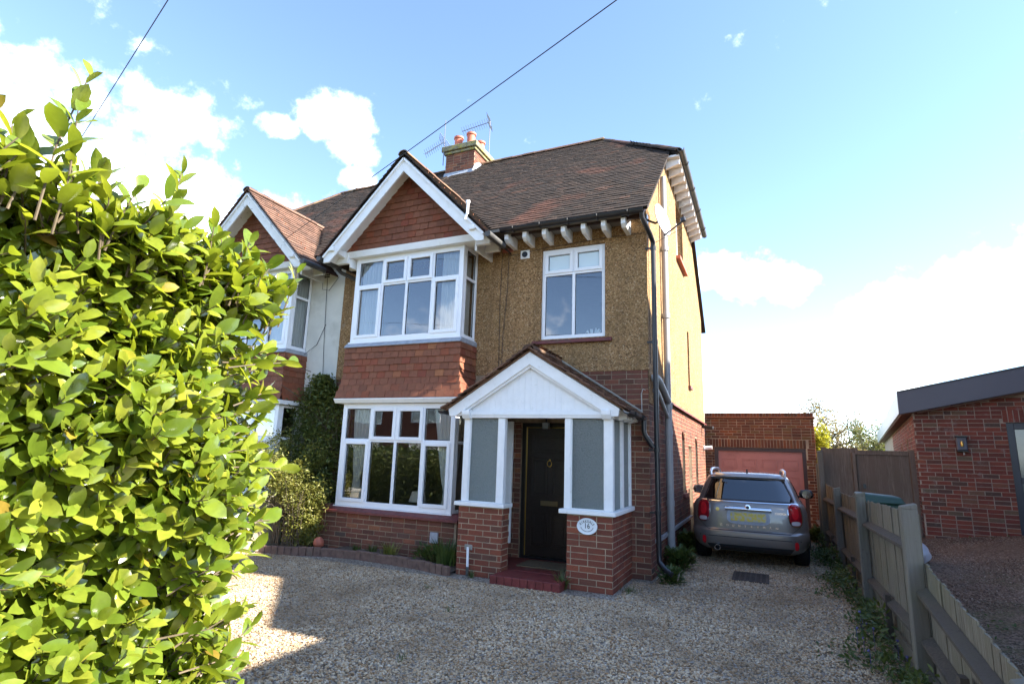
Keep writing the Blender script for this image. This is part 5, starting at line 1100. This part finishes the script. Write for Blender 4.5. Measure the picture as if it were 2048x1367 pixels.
def patch(name, outline, mat, off=.006, th=.0, n=10, parent=car, smooth=True, inset=0.0):
    # outline: function t,s -> (x,z); surface patch following the rear of the body
    mb = MB(); mb.grid(lambda s, t: (lambda q: (q[0], rear_y(q[0], q[1])-off-(0.012*4*s*(1-s)*inset), q[1]))(outline(s, t)), n, n)
    if th:
        nv = len(mb.v); edge = []
        for j in range(n): edge.append((j, j+1))
        for j in range(n): edge.append((j*(n+1)+n, (j+1)*(n+1)+n))
        for j in range(n, 0, -1): edge.append((n*(n+1)+j, n*(n+1)+j-1))
        for j in range(n, 0, -1): edge.append((j*(n+1), (j-1)*(n+1)))
        base = list(mb.v); mb.v += [(x, y+th, z) for x, y, z in base]; mb.f += [(a, b, b+nv, a+nv) for a, b in edge]
    return mb.build(name, mat, parent, smooth=smooth, fix=bool(th), sharp=50)
def quadf(xa0, xb0, z0, xa1, xb1, z1): return lambda s, t: ((xa0+(xb0-xa0)*s)*(1-t)+(xa1+(xb1-xa1)*s)*t, z0+(z1-z0)*t)
def ell(cx, cz, rx, rz, p=2.6, lean=0.0):
    def fn(s, t):
        a, b = 2*s-1, 2*t-1; m = max(abs(a), abs(b)); l = (abs(a)**p+abs(b)**p)**(1/p); k = m/l if l else 0
        return (cx+a*k*rx+lean*b*k, cz+b*k*rz)
    return fn
patch('rear_window', quadf(-.655, .655, 1.025, -.52, .52, 1.345), MAT['car_glass'], .008, .008, 14)
patch('rear_window_surround', quadf(-.685, .685, 1.003, -.545, .545, 1.365), MAT['car_black'], .004, .006, 14)
patch('chrome_strip', quadf(-.69, .69, .988, -.69, .69, 1.003), MAT['chrome'], .010, .012, 16)
spl = MB()
def sp(s, t): x = -.57+1.14*s; return (x, .32+.10*(abs(x)/.6)**3+.26*t, 1.385+.035*t-.02*(abs(x)/.6)**2+.0)
spl.grid(sp, 18, 4); nv = len(spl.v); spl.v += [(x, y+.02, z-.032) for x, y, z in spl.v[:nv]]; spl.f += [tuple(reversed([i+nv for i in q])) for q in spl.f[:]]
spl.f += [(j, j+1, j+1+nv, j+nv) for j in range(18)]; spl.build('roof_spoiler', MAT['car_paint'], car, smooth=True)
for s in (-1, 1):
    c = MB(); lens = patch('tail_light', ell(s*.675, .835, .102, .175, 3.0, -s*.012), MAT['chrome'], .012, .03, 12)
    patch('lens', ell(s*.675, .838, .090, .162, 2.8, -s*.012), MAT['red_lens'], .022, .014, 12, lens)
    patch('reversing_lens', ell(s*.678, .715, .062, .030, 3), MAT['clear_lens'], .0285, .012, 8, lens)
    patch('inner_ring', ell(s*.675, .865, .050, .095, 2.2), MAT['red_reflector'], .0255, .006, 8, lens)
    patch('reflector', ell(s*.67, .385, .028, .062, 3), MAT['red_reflector'], .010, .02, 8)
    patch('reflector_recess', ell(s*.67, .38, .07, .10, 2.4), MAT['car_paint'], .003, .004, 8)
    # mirrors
    m_ = MB(); m_.lathe([(.02, -.13), (.075, -.10), (.09, 0), (.075, .09), (.03, .12)], (s*.985, 2.62, 1.05), 14, (1, 0, 0)); mo_ = m_.build('wing_mirror', MAT['car_black'], car, smooth=True)
    MB().lathe([(.078, 0), (.078, .006), (.0, .0065)], (s*.985, 2.535, 1.05), 18, (0, -1, 0)).build('mirror_glass', MAT['chrome'], mo_, smooth=True)
    MB().beam((s*.80, 2.65, .99), (s*.98, 2.63, 1.02), .06, .04).build('mirror_arm', MAT['car_black'], mo_, bevel=.01)
    # roof rails
    MB().tube([(s*.57, .56, 1.38), (s*.575, .57, 1.45), (s*.57, .63, 1.485), (s*.555, 1.1, 1.50), (s*.55, 1.8, 1.49), (s*.545, 2.15, 1.46), (s*.54, 2.25, 1.40)], .024, 8).build('roof_rail', MAT['silver'], car, smooth=True)
    # side glass
    sg = MB(); sg.grid(lambda a, t: ((lambda z: (s*(cs(z)[0]+.016), .62+.15*t+(2.2-.35*t)*a, z))(1.04+.30*t)), 8, 6); sg.build('side_window', MAT['car_glass'], car, smooth=True, fix=False)
    # wheels
    for yw in (.86, 3.53):
        wt_ = MB(); wt_.lathe([(.20, -.10), (.30, -.112), (.335, -.09), (.343, -.03), (.343, .03), (.335, .09), (.30, .112), (.20, .10)], (s*.755, yw, .343), 28, (1, 0, 0)); wh = wt_.build('wheel', MAT['tyre'], car, smooth=True)
        MB().lathe([(.05, .09), (.20, .105), (.215, .10), (.215, -.1)], (s*.755, yw, .343), 24, (s, 0, 0)).build('rim', MAT['rim'], wh, smooth=True)
        for k in range(2):
            x0 = s*.755-.05+k*.1; tr = MB(); tr.lathe([(.3445, -.006), (.3445, .006)], (x0, yw, .343), 28, (1, 0, 0), cap=False); tr.build('tread_groove', MAT['car_black'], wh)
    ac = MB()
    for j in range(13):
        t = math.pi*j/12; ac.v += [(s*.865, .86-.41*math.cos(t), .30+.40*math.sin(t)), (s*.885, .86-.36*math.cos(t), .30+.35*math.sin(t))]
    ac.f += [(2*j, 2*j+1, 2*j+3, 2*j+2) for j in range(12)]; ac.build('wheel_arch_trim', MAT['car_black'], car, smooth=True, fix=False)
patch('lower_bumper', quadf(-.57, .57, .245, -.63, .63, .335), MAT['car_black'], .012, .02, 12)
patch('bumper_crease', quadf(-.74, .74, .452, -.74, .74, .462), MAT['car_black'], .003, .004, 16)
patch('tailgate_seam', quadf(-.60, .60, .548, -.60, .60, .558), MAT['car_black'], .004, .006, 16)
for s in (-1, 1): patch('tailgate_seam', quadf(s*.60, s*.606, .556, s*.735, s*.741, .665), MAT['car_black'], .004, .006, 6)
MB().lathe([(.045, 0), (.045, .12), (.036, .12), (.034, .01)], (-.47, .11, .285), 16, (0, -1, 0)).build('exhaust_pipe', MAT['chrome'], car, smooth=True)
rc = patch('plate_recess', ell(.0, .775, .335, .135, 4.0), MAT['car_paint'], .004, .006, 14)
patch('recess_panel', ell(.0, .768, .315, .115, 4.0), MAT['lead'], .008, .003, 14, rc)  # grey panel between the recess and the number plate
patch('number_plate', ell(.0, .768, .262, .066, 12), MAT['plate'], .016, .006, 10)
hb = MB(); hb.grid(lambda s, t: (-.34+.68*s, rear_y(-.34+.68*s, .89)-.012-.05*math.sin(math.pi*t)**.6, .850+.075*t), 16, 6); hb.build('tailgate_handle', MAT['chrome'], car, smooth=True, fix=False)
bd2 = MB().lathe([(.045, 0), (.042, .012), (.0, .014)], (0, rear_y(0, .92)-.045, .918), 20, (0, -1, .15)).build('badge', MAT['chrome'], car, smooth=True)
MB().lathe([(.026, 0), (.024, .006), (0, .007)], (0, rear_y(0, .92)-.057, .916), 16, (0, -1, .15)).build('badge_centre', MAT['car_black'], bd2, smooth=True)
patch('round_emblem', ell(-.455, .865, .028, .028, 2), MAT['brass'], .008, .006, 6)
def clet(txt, size, x, z, mat, sx=1): 
    me = text_mesh(txt, size, .0015); me.materials.clear(); me.materials.append(mat); o = bpy.data.objects.new('letter', me); COL.objects.link(o); o.parent = car
    o.matrix_basis = frame4((x, rear_y(x, z)-.004, z), (sx, 0, 0), (0, 0, 1), (0, -1, 0))
for i, c in enumerate('COUNTRYMAN'): clet(c, .046, -.405+i*.09, .625, MAT['chrome'], 1.1)
clet('COOPER', .042, .47, .845, MAT['chrome'])
fin = MB(); fin.prism([(-.012, .55, 1.42), (-.012, .70, 1.44), (-.012, .62, 1.50), (-.012, .57, 1.505)], (.024, 0, 0)); fin.build('aerial_fin', MAT['car_black'], car, bevel=.006)
wp = MB(); wp.beam((.0, .205, 1.05), (.28, .21, 1.06), .016, .02); wp.build('wiper', MAT['car_black'], car)
for x in (-.36, .36):
    st_ = MB(); st_.box(x-.20, x+.20, 1.35, 1.5, .5, 1.05); st_.box(x-.12, x+.12, 1.36, 1.46, 1.06, 1.24); st_.build('seat', MAT['seat'], car, bevel=.04)
# ------------------------------------------------------------------ laurel hedge
rg = random.Random(21); nrg = np.random.RandomState(5)
LT = []; LFc = []; nl = 5
for i in range(nl+1):
    t = i/nl; w = .5*.50*math.sin(math.pi*min(1, t**1.1*.96+.04))**.58; zc = -.17*t*t+.05*t
    for k in (-1, 0, 1): LT.append((w*k, t, zc+.24*abs(k)*w+(.02*math.sin(i*2.1) if k == 1 else 0)))
for i in range(nl):
    for k in range(2): LFc.append((i*3+k, i*3+k+1, (i+1)*3+k+1, (i+1)*3+k))
def leaf_frame(p, d, nrm, L, W=1.0):
    d = d.normalized(); x = d.cross(nrm).normalized(); z = x.cross(d); return frame4(p, x*L*W, d*L, z*L)
hedge = thing('laurel_hedge', 'tall sunlit cherry-laurel hedge filling the left foreground', 'hedge', (-1.5, -7, 0))
leaves = []; stems = MB()
def shoot(p, d, L, n, lmin=.056, lmax=.124):
    d = d.normalized(); side = d.orthogonal().normalized(); b = d.cross(side); ph = rg.random()*6.28
    bend = Vector((rg.uniform(-.25, .25), rg.uniform(-.25, .25), rg.uniform(-.1, .25)))*L
    q = [p, p+d*L*.5+bend*.3, p+d*L+bend]
    stems.tube(q, [.0042, .0034, .002], 5, cap=False)
    for i in range(n):
        t = .18+.82*(i/(n-1)); c = q[0]*(1-t)**2+q[1]*2*t*(1-t)+q[2]*t*t if False else (q[0].lerp(q[1], t*2) if t < .5 else q[1].lerp(q[2], t*2-1))
        a = ph+i*2.4; rad = side*math.cos(a)+b*math.sin(a)
        o_ = .95-.45*t; ld = (rad*o_+d*(.35+.55*t)+Vector((0, 0, rg.uniform(-.15, .25)))).normalized()
        nn = (d*.9-rad*.45+Vector((.25, 0, .35))+Vector((rg.gauss(0, .25), rg.gauss(0, .25), rg.gauss(0, .25)))).normalized()
        if abs(nn.dot(ld)) > .95: continue
        leaves.append((leaf_frame(c, ld, nn, rg.uniform(lmin, lmax)*(1.0-.2*(t > .9)), rg.uniform(.85, 1.15)), c))
HX = -.61
for i in range(3000):
    y = rg.uniform(-8.0, -6.28); z = rg.uniform(.25, 2.42); dpt = abs(rg.gauss(0, .20)); lump = .07*math.sin(y*5+z*2)+.06*math.sin(z*6+y*3)+.05*math.sin(y*11-z*7)
    top = 2.40+.04*math.sin(y*9)-.16*max(0, y+6.95)
    edge = max(0, (y+6.45))*.9
    p = Vector((HX-.16+lump-dpt-edge, y, min(z, top-.05)))
    d = Vector((1.0, rg.uniform(-.5, .55)+.5*(y > -6.4), rg.uniform(.0, .9)))
    shoot(p, d, rg.uniform(.12, .22), rg.randint(6, 9))
for i in range(480):                                           # top of the hedge
    y = rg.uniform(-8, -6.2); x = HX-rg.random()**1.3*1.2; shoot(Vector((x, y, 2.27+.04*math.sin(y*9+x*3)+.08*rg.random()-.16*max(0, y+6.95))), Vector((rg.uniform(-.2, .5), rg.uniform(-.4, .5), 1)), rg.uniform(.14, .26), rg.randint(6, 9))
for i in range(420):                                           # far end, away from the road
    x = HX-rg.random()*1.5; shoot(Vector((x, -6.34-abs(rg.gauss(0, .12)), rg.uniform(.2, 2.28))), Vector((rg.uniform(-.2, .8), 1, rg.uniform(0, .8))), rg.uniform(.14, .24), rg.randint(6, 8))
# tall shoots standing above the hedge
for (x, y, z, dx_, dy_, L, n) in ((-.56, -7.25, 2.30, .06, -.08, .47, 14), (-.58, -7.19, 2.28, .18, .12, .36, 11), (-.64, -7.34, 2.28, -.05, -.1, .34, 10), (-.66, -6.80, 2.34, .06, .10, .36, 12), (-.70, -6.86, 2.3, -.1, .0, .2, 8), (-.62, -6.62, 2.28, .1, .1, .2, 8), (-.60, -6.5, 2.22, .2, .1, .2, 8), (-.62, -7.02, 2.3, .1, .0, .2, 8)):
    shoot(Vector((x, y, z)), Vector((dx_, dy_, 1)), L, n, .085, .12)
cl = Vector((1.504, -8.112, 1.626))
def vis(l):
    c = l[1]; dd = (c-cl).length; return dd-.9*c.x-(5 if c.z > 2.5 else 0)*.1+(3 if c.z < .7 else 0)+(2 if c.y < -7.45 else 0)
leaves.sort(key=vis)
lme = bpy.data.meshes.new('leaf'); lme.from_pydata(LT, [], LFc); lme.materials.append(MAT['laurel']); lme.polygons.foreach_set('use_smooth', [True]*len(lme.polygons))
for M_, c in leaves[:300]: piece('leaf', lme, hedge, M_)
tag(bulk('leaves', LT, LFc, [np.array(m) for m, c in leaves[300:]], MAT['laurel'], hedge, smooth=True), kind='stuff')
for i in range(70):
    y = rg.uniform(-7.9, -6.3); z = rg.uniform(.1, 1.75); x = HX-.34-rg.random()*.5; stems.tube([(x-.5, y+rg.uniform(-.2, .2), z-.45), (x-.2, y, z-.1), (x+.16, y+rg.uniform(-.1, .1), z+.28)], [.011, .007, .004], 6)
for i in range(14): y = -7.9+i*.13; stems.tube([(HX-.9, y, 0), (HX-.85, y+.1, 1.0), (HX-.8, y+.05, 2.0)], [.03, .022, .008], 6)
stems.build('stems', MAT['laurel_stem'], hedge, smooth=True, fix=False)
core = []
for i in range(6000):
    p = Vector((rg.uniform(-4.2, HX-.55), rg.uniform(-7.9, -6.45), rg.uniform(.0, 2.4))); core.append(np.array(leaf_frame(p, Vector((rg.gauss(0, 1), rg.gauss(0, 1), rg.gauss(0, .6))), Vector((rg.gauss(0, 1), rg.gauss(0, 1), 1)), rg.uniform(.08, .13))))
tag(bulk('inner_leaves', LT, LFc, core, MAT['laurel'], hedge, smooth=True), kind='stuff')
# ------------------------------------------------------------------ other plants
SLV = [(-.22, .35, .04), (.22, .35, .04), (0, 0, 0), (0, 1, -.10), (-.16, .75, .0), (.16, .75, .0), (0, .45, -.02)]
SLF = [(2, 6, 0), (2, 1, 6), (0, 6, 3, 4), (6, 1, 5, 3)]
def clump(parent, pts, lmin, lmax, mat, name='foliage', up=.5, kind=None, sx=1.0):
    T = []
    for p in pts:
        d = Vector((rg.gauss(0, 1), rg.gauss(0, 1), rg.gauss(up, .7))); n_ = Vector((rg.gauss(0, .6), rg.gauss(0, .6), 1))
        if d.length < .1 or d.normalized().cross(n_.normalized()).length < .15: continue
        T.append(np.array(leaf_frame(Vector(p), d, n_, rg.uniform(lmin, lmax), sx)))
    o = bulk(name, SLV, SLF, T, MAT[mat], parent)
    if kind: tag(o, kind=kind)
    return o
def blob_pts(c, r, n, shell=.55):
    out = []
    while len(out) < n:
        v = Vector((rg.gauss(0, 1), rg.gauss(0, 1), rg.gauss(0, 1))).normalized(); k = shell+(1-shell)*rg.random(); k *= 1+.4*math.sin(v.x*7+c[0])*math.sin(v.z*8+c[1]*2)+rg.gauss(0, .12)
        out.append((c[0]+v.x*r[0]*k, c[1]+v.y*r[1]*k, max(.02, c[2]+v.z*r[2]*k)))
    return out
clim = thing('wall_climber', 'dark green climbing plant on the wall between the two houses', 'climbing plant', (-5.9, -.2, 0))
pts = []
for i in range(15000):
    z = rg.uniform(.3, 2.95); wz = 1.0 if z < 2.2 else max(.08, 1-(z-2.2)/.9); x = -6.02+rg.gauss(0, .42)*wz; 
    if x > -5.2: x = -5.3-rg.random()*.2
    if x < -6.9: x = -6.6+rg.random()*.6
    pts.append((x, -.06-abs(rg.gauss(0, .15))*(1.2 if z < 1.6 else .9), z))
clump(clim, pts, .045, .090, 'climber', up=.1)
cs_ = MB()
for i in range(60):
    x = rg.uniform(-6.3, -5.4); z = rg.uniform(.3, 2.2); cs_.tube([(x, -.1, z-.3), (x+rg.uniform(-.15, .15), -.22, z), (x+rg.uniform(-.3, .3), -.3-rg.random()*.15, z+rg.uniform(.1, .4))], [.007, .005, .002], 4)
for (a, b, c) in (((-6.35, -.3, 2.5), (-6.6, -.6, 2.75), (-6.75, -.65, 2.5)), ((-6.2, -.3, 1.6), (-6.35, -.75, 1.85), (-6.1, -.8, 2.0)), ((-6.1, -.4, 3.0), (-6.4, -.5, 3.1), (-6.6, -.6, 3.35))): cs_.tube([a, b, c], [.008, .006, .002], 5)
cs_.build('stems', MAT['bark'], clim, smooth=True, fix=False)
shr = thing('garden_shrub', 'sunlit yellow-green shrub spilling over the cream garden wall', 'shrub', (-5.7, -1.2, 0))
pts = []
for c, r_, n in (((-5.85, -.95, 1.05), (.46, .34, .36), 3300), ((-5.55, -.80, .60), (.36, .30, .46), 2900), ((-6.15, -1.1, 1.25), (.38, .3, .32), 1700), ((-5.50, -.78, .28), (.32, .25, .30), 1900), ((-5.3, -.75, .85), (.2, .16, .3), 500), ((-6.4, -.7, 1.6), (.3, .2, .35), 900), ((-5.75, -.45, 1.5), (.3, .2, .3), 700)): pts += blob_pts(c, r_, n)
clump(shr, pts, .03, .06, 'shrub_yellow', up=.3)
ss = MB()
for i in range(30): x = rg.uniform(-6.1, -5.4); ss.tube([(x, -.95, .05), (x+rg.uniform(-.1, .1), -1.0, .5), (x+rg.uniform(-.35, .35), -1.0+rg.uniform(-.3, .2), rg.uniform(.7, 1.3))], [.007, .005, .002], 5)
ss.build('stems', MAT['bark'], shr, smooth=True, fix=False)
cw = thing('garden_wall', 'low cream-painted garden wall behind the shrub', 'wall', (-6.2, -1.6, 0)); MB().box(-6.35, -6.15, -2.3, -.62, -.1, .78).build('wall_body', MAT['cream_wall'], cw, bevel=.02); MB().box(-6.38, -6.12, -2.32, -.6, .781, .84).build('coping', MAT['concrete'], cw, bevel=.01)
BLV = [(-.035, 0, 0), (.035, 0, 0), (.03, .5, .04), (-.03, .5, .04), (.0, 1, -.10)]; BLF = [(0, 1, 2, 3), (3, 2, 4)]
def tuft(name, label, cat, c, n, h, spread, mat, broad=False, group=None):
    t = thing(name, label, cat, c, group or {'green_plant': 'plants in the flower bed', 'grass_tuft': 'small tufts and weeds', 'corner_plant': 'plants along the walls'}.get(name)); T = []
    for i in range(n):
        a = rg.random()*6.28; rr = spread*rg.random(); p = Vector((c[0]+rr*math.cos(a), c[1]+rr*math.sin(a), c[2]+(h*.7*rg.random() if broad else 0)))
        d = Vector((math.cos(a)*rg.uniform(.1, .7), math.sin(a)*rg.uniform(.1, .7), 1 if not broad else rg.uniform(-.1, .7))); L = h*rg.uniform(.5, 1.1) if not broad else h*rg.uniform(.22, .4)
        T.append(np.array(leaf_frame(p, d, Vector((-math.cos(a), -math.sin(a), .6)), L, 1.0 if broad else .9)))
    bulk('foliage', SLV if broad else BLV, SLF if broad else BLF, T, MAT[mat], t); return t
tuft('green_plant', 'bushy green plant in the bed left of the porch', 'plant', (-2.72, -.92, .08), 260, .36, .22, 'weed')
tuft('green_plant', 'low trailing plant under the meter cover in the bed', 'plant', (-3.05, -.85, .08), 200, .24, .20, 'weed', True)
tuft('grass_tuft', 'yellowing tuft in the middle of the flower bed', 'plant', (-3.72, -.86, .08), 120, .20, .12, 'shrub_yellow')
tuft('grass_tuft', 'small green tuft left of the yellowing one in the bed', 'plant', (-4.05, -.86, .08), 80, .16, .08, 'weed')
tuft('grass_tuft', 'tiny green tuft at the left of the flower bed', 'plant', (-4.35, -.85, .08), 60, .14, .07, 'weed')
tuft('grass_tuft', 'thin weed against the left of the right porch pier', 'weed', (-.88, -1.16, .0), 46, .26, .06, 'weed')
tuft('grass_tuft', 'small weed at the foot of the white waste pipe', 'weed', (-2.15, -1.17, .0), 40, .12, .06, 'weed')
tuft('grass_tuft', 'weeds at the gravel edge right of the porch pier', 'weed', (-.12, -.85, .0), 70, .10, .18, 'weed')
tuft('corner_plant', 'leafy plant at the foot of the black drainpipe', 'plant', (.26, .0, .0), 300, .24, .17, 'weed', True)
tuft('corner_plant', 'fuller green plant at the foot of the grey soil pipe', 'plant', (.22, 1.05, .03), 420, .34, .20, 'weed', True)
tuft('corner_plant', 'dark weeds between the car and the side wall', 'plant', (.20, 2.6, .0), 500, .45, .24, 'climber', True)
tuft('corner_plant', 'green weeds by the garage corner under the leaning tool', 'plant', (2.45, 5.9, .0), 420, .36, .24, 'weed', True)
for (nm, x, y) in (('tiny green tuft in the middle of the gravel drive', -1.6, -2.7), ('thin grass tuft on the gravel near the sunlit patch', -1.2, -4.1), ('small weed on the gravel in front of the step', -2.3, -2.0)): tuft('grass_tuft', nm, 'weed', (x, y, 0), 22, .07, .06, 'weed')
gc = []
for i in range(3800):
    y = rg.uniform(-3.4, 4.6); w = .16+.10*math.sin(y*2.3)+.06*math.sin(y*5.1); x = 2.44-abs(rg.gauss(0, w*.75)); h = .26*max(0, 1-(2.44-x)/.5)*rg.random()*(1+.5*math.sin(y*3)); gc.append((x, y, .01+h))
gco = clump(None, gc, .03, .075, 'weed', name='ground_cover', up=.2); tag(gco, 'green weeds and ground cover along the foot of the driveway fence', 'ground cover', kind='stuff')
bf = thing('bluebell_flowers', 'few violet-blue flowers among the weeds by the near fence post', 'flowers', (2.3, -2.1, .1))
fb = MB()
for i in range(9): x, y, z = 2.3+rg.gauss(0, .06), -1.9+rg.gauss(0, .3), .12+.12*rg.random(); fb.lathe([(.003, 0), (.010, .006), (.012, .016), (.004, .02)], (x, y, z), 6, (rg.gauss(0, .4), rg.gauss(0, .4), 1)); fb.tube([(x, y, 0), (x, y, z)], .0025, 4)
fb.build('blooms', MAT['flower'], bf)
dv = []
for i in range(900): x = rg.uniform(3.0, 6.5); y = rg.uniform(-2, 4.4); dv.append((x, y, NB(x, y)+.02)) if math.sin(x*2.1+1)*math.sin(y*1.3+x) > .55 else None
if dv: tag(clump(None, dv, .03, .06, 'weed', name='ground_cover', up=.8), 'sparse green weeds on the bungalow gravel', 'ground cover', kind='stuff')
# trees
def tree(name, label, base, H, spread, seed, leafm, nleaf, lsize, group=None, bare=.0, trunk=.16):
    rg_ = random.Random(seed); t = thing(name, label, 'tree', base, group or ('trees beyond the garage' if name == 'far_tree' else None)); tb_ = MB(); tips = []
    def grow(p, d, L, r, lev):
        q = [p]; dd = d.copy()
        for i in range(3): dd = (dd+Vector((rg_.gauss(0, .18), rg_.gauss(0, .18), rg_.gauss(.03, .12)))).normalized(); q.append(q[-1]+dd*L/3)
        tb_.tube(q, [r, r*.85, r*.7, r*.55], 6 if lev < 2 else 4, cap=False)
        if lev >= 2: tips.extend(q[1:])
        if lev < 4:
            for k in range(rg_.choice((2, 3, 3)) if lev else 7):
                a = rg_.random()*6.28; s = dd.orthogonal().normalized(); s = s*math.cos(a)+dd.cross(s)*math.sin(a)
                grow(q[rg_.choice((2, 3))] if lev else q[-1]-dd*L*.25*rg_.random(), (dd*.7+s*rg_.uniform(.5, 1.0)*spread).normalized(), L*rg_.uniform(.6, .8), r*.5, lev+1)
    grow(Vector(base), Vector((0, 0, 1)), H*.30, trunk, 0)
    tb_.build('trunk', MAT['bark'], t, smooth=True, fix=False)
    P_ = [rg_.choice(tips)+Vector((rg_.gauss(0, .3), rg_.gauss(0, .3), rg_.gauss(0, .25)))*H*.08 for i in range(nleaf)]
    clump(t, P_, lsize*.6, lsize*1.3, leafm, name='crown', up=.1); return t
tree('far_tree', 'wide brownish young-leaved tree rising behind the right end of the garage', (3.7, 26, 0), 9.0, 1.9, 3, 'tree_brown', 4200, .12)
tree('far_tree', 'smaller brownish tree between the garage and the bungalow', (5.3, 28, 0), 7.8, 1.8, 8, 'tree_brown', 3600, .12)
tree('far_tree', 'pale green tree half hidden by the bungalow roof edge', (7.5, 24, 0), 6.4, 1.3, 5, 'tree_green', 4200, .12)
tree('far_tree', 'low distant tree peeping over the left of the garage parapet', (2.4, 30, 0), 6.2, 1.4, 12, 'tree_brown', 3000, .12)
tree('far_tree', 'low distant greenery above the tall fence panel', (6.0, 33, 0), 5.4, 1.7, 15, 'tree_brown', 5000, .14)
gs = thing('golden_shrub', 'bright yellow-green sunlit shrub beside the right edge of the garage', 'shrub', (3.25, 10.8, 0)); P_ = []
for c, r_, n in (((3.02, 11, 2.15), (.26, .4, .62), 2200), ((3.05, 10.9, 1.4), (.26, .4, .7), 1500)): P_ += blob_pts(c, r_, n, .5)
clump(gs, P_, .06, .12, 'golden'); MB().tube([(3.2, 10.9, 0), (3.2, 10.9, 1.6)], [.06, .03], 6).build('trunk', MAT['bark'], gs)
# ------------------------------------------------------------------ houses out of frame whose shadow and reflection the place shows
rh = thing('right_hand_house', 'two-storey gabled brick house standing right of the bungalow drive', 'house', (10, 0, 0))
RX = 6.9
w1 = MB(); w1.prism([(RX, -3.36, 0), (RX, 4.55, 0), (RX, 4.55, 5.67), (RX, .05, 9.04), (RX, -3.36, 6.80)], (7.5, 0, 0)); w1.build('wall', MAT['brick_bungalow'], rh)
rr_ = MB(); rr_.prism([(RX-.15, .05, 9.20), (RX-.15, 4.7, 5.70), (RX-.15, 4.7, 5.60), (RX-.15, .05, 9.08)], (7.8, 0, 0)); rr_.prism([(RX-.15, .05, 9.20), (RX-.15, -3.46, 6.92), (RX-.15, -3.46, 6.80), (RX-.15, .05, 9.08)], (7.8, 0, 0)); rro = rr_.build('roof', MAT['roof_tile'], rh)
MB().box(RX+.1, RX+.9, -1.79, -.45, 6.2, 9.25).build('chimney', MAT['brick_house'], rro)  # unseen stack, widened so its shadow bounds the sunlit gravel
MB().box(RX, RX+6, -4.55, -3.37, 0, 6.56).build('front_block', MAT['brick_bungalow'], rh)  # unseen block, height and length set by the shadow it casts
for y in (-2.2, 1.4):
    for z in (.9, 3.8): window(rh, left(RX-.005), y, y+1.2, z, z+1.3, cols=(y+.6,), off=-.03)
oh = thing('opposite_house', 'brick house with a tiled roof across the road', 'house', (-10, -26, 0), 'houses across the road')
o1 = MB(); o1.box(-28, -15, -30, -22, 0, 5.2); o1.build('wall', MAT['brick_house'], oh); o2 = MB(); o2.prism([(-28.4, -21.6, 5.0), (-28.4, -30.4, 5.0), (-28.4, -26, 9.2)], (13.8, 0, 0)); o2.build('roof', MAT['roof_tile'], oh)
bk = lambda u, w, z: (u, -21.99-w+.0, z)
for x in (-27, -23, -18.6):
    for z in (.9, 3.3): window(oh, lambda u, w, z_: (-u, -22-w, z_), -x-2.2, -x, z, z+1.4, cols=(-x-1.1,), off=-.05)
oh2 = thing('opposite_house', 'pale rendered house across the road, right of the brick one', 'house', (6, -26, 0), 'houses across the road'); MB().box(-11, 0, -30, -22, 0, 5.2).build('wall', MAT['render_white'], oh2); MB().prism([(-11.4, -21.6, 5.0), (-11.4, -30.4, 5.0), (-11.4, -26, 9.2)], (11.8, 0, 0)).build('roof', MAT['roof_tile_red'], oh2)
for x in (-9.8, -5.8, -2.8):
    for z in (.9, 3.3): window(oh2, lambda u, w, z_: (-u, -22-w, z_), -x-1.6, -x, z, z+1.4, cols=(-x-.8,), off=-.05)
fhd = thing('front_garden_hedge', 'clipped green hedge across the road', 'hedge', (-5, -18.5, 0)); P_ = []
for i in range(9000): P_.append((rg.uniform(-34, 8), -18.2-abs(rg.gauss(0, .4)), rg.uniform(.0, 1.9)))
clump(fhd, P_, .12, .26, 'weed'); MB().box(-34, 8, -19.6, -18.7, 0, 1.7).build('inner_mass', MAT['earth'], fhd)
rhg = thing('roadside_hedge', 'mixed green hedge along the road in front of the attached house', 'hedge', (-10, -6.6, 0)); P_ = []
for i in range(13000): P_.append((rg.uniform(-16, -4.3), -6.0-abs(rg.gauss(0, .25))-.15*math.sin(i), rg.uniform(.0, 1.0)**.8*(1.55+.35*math.sin(i*.37)*rg.random())))
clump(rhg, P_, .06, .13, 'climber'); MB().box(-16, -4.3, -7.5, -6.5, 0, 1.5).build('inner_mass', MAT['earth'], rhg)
tree('street_tree', 'leafy tree across the road', (-9, -20, 0), 7, 1.0, 23, 'tree_green', 3500, .3)
for o in bpy.data.objects:
    if o.type == 'MESH' and o.parent is None and 'kind' not in o and 'label' not in o: print('UNTAGGED', o.name)
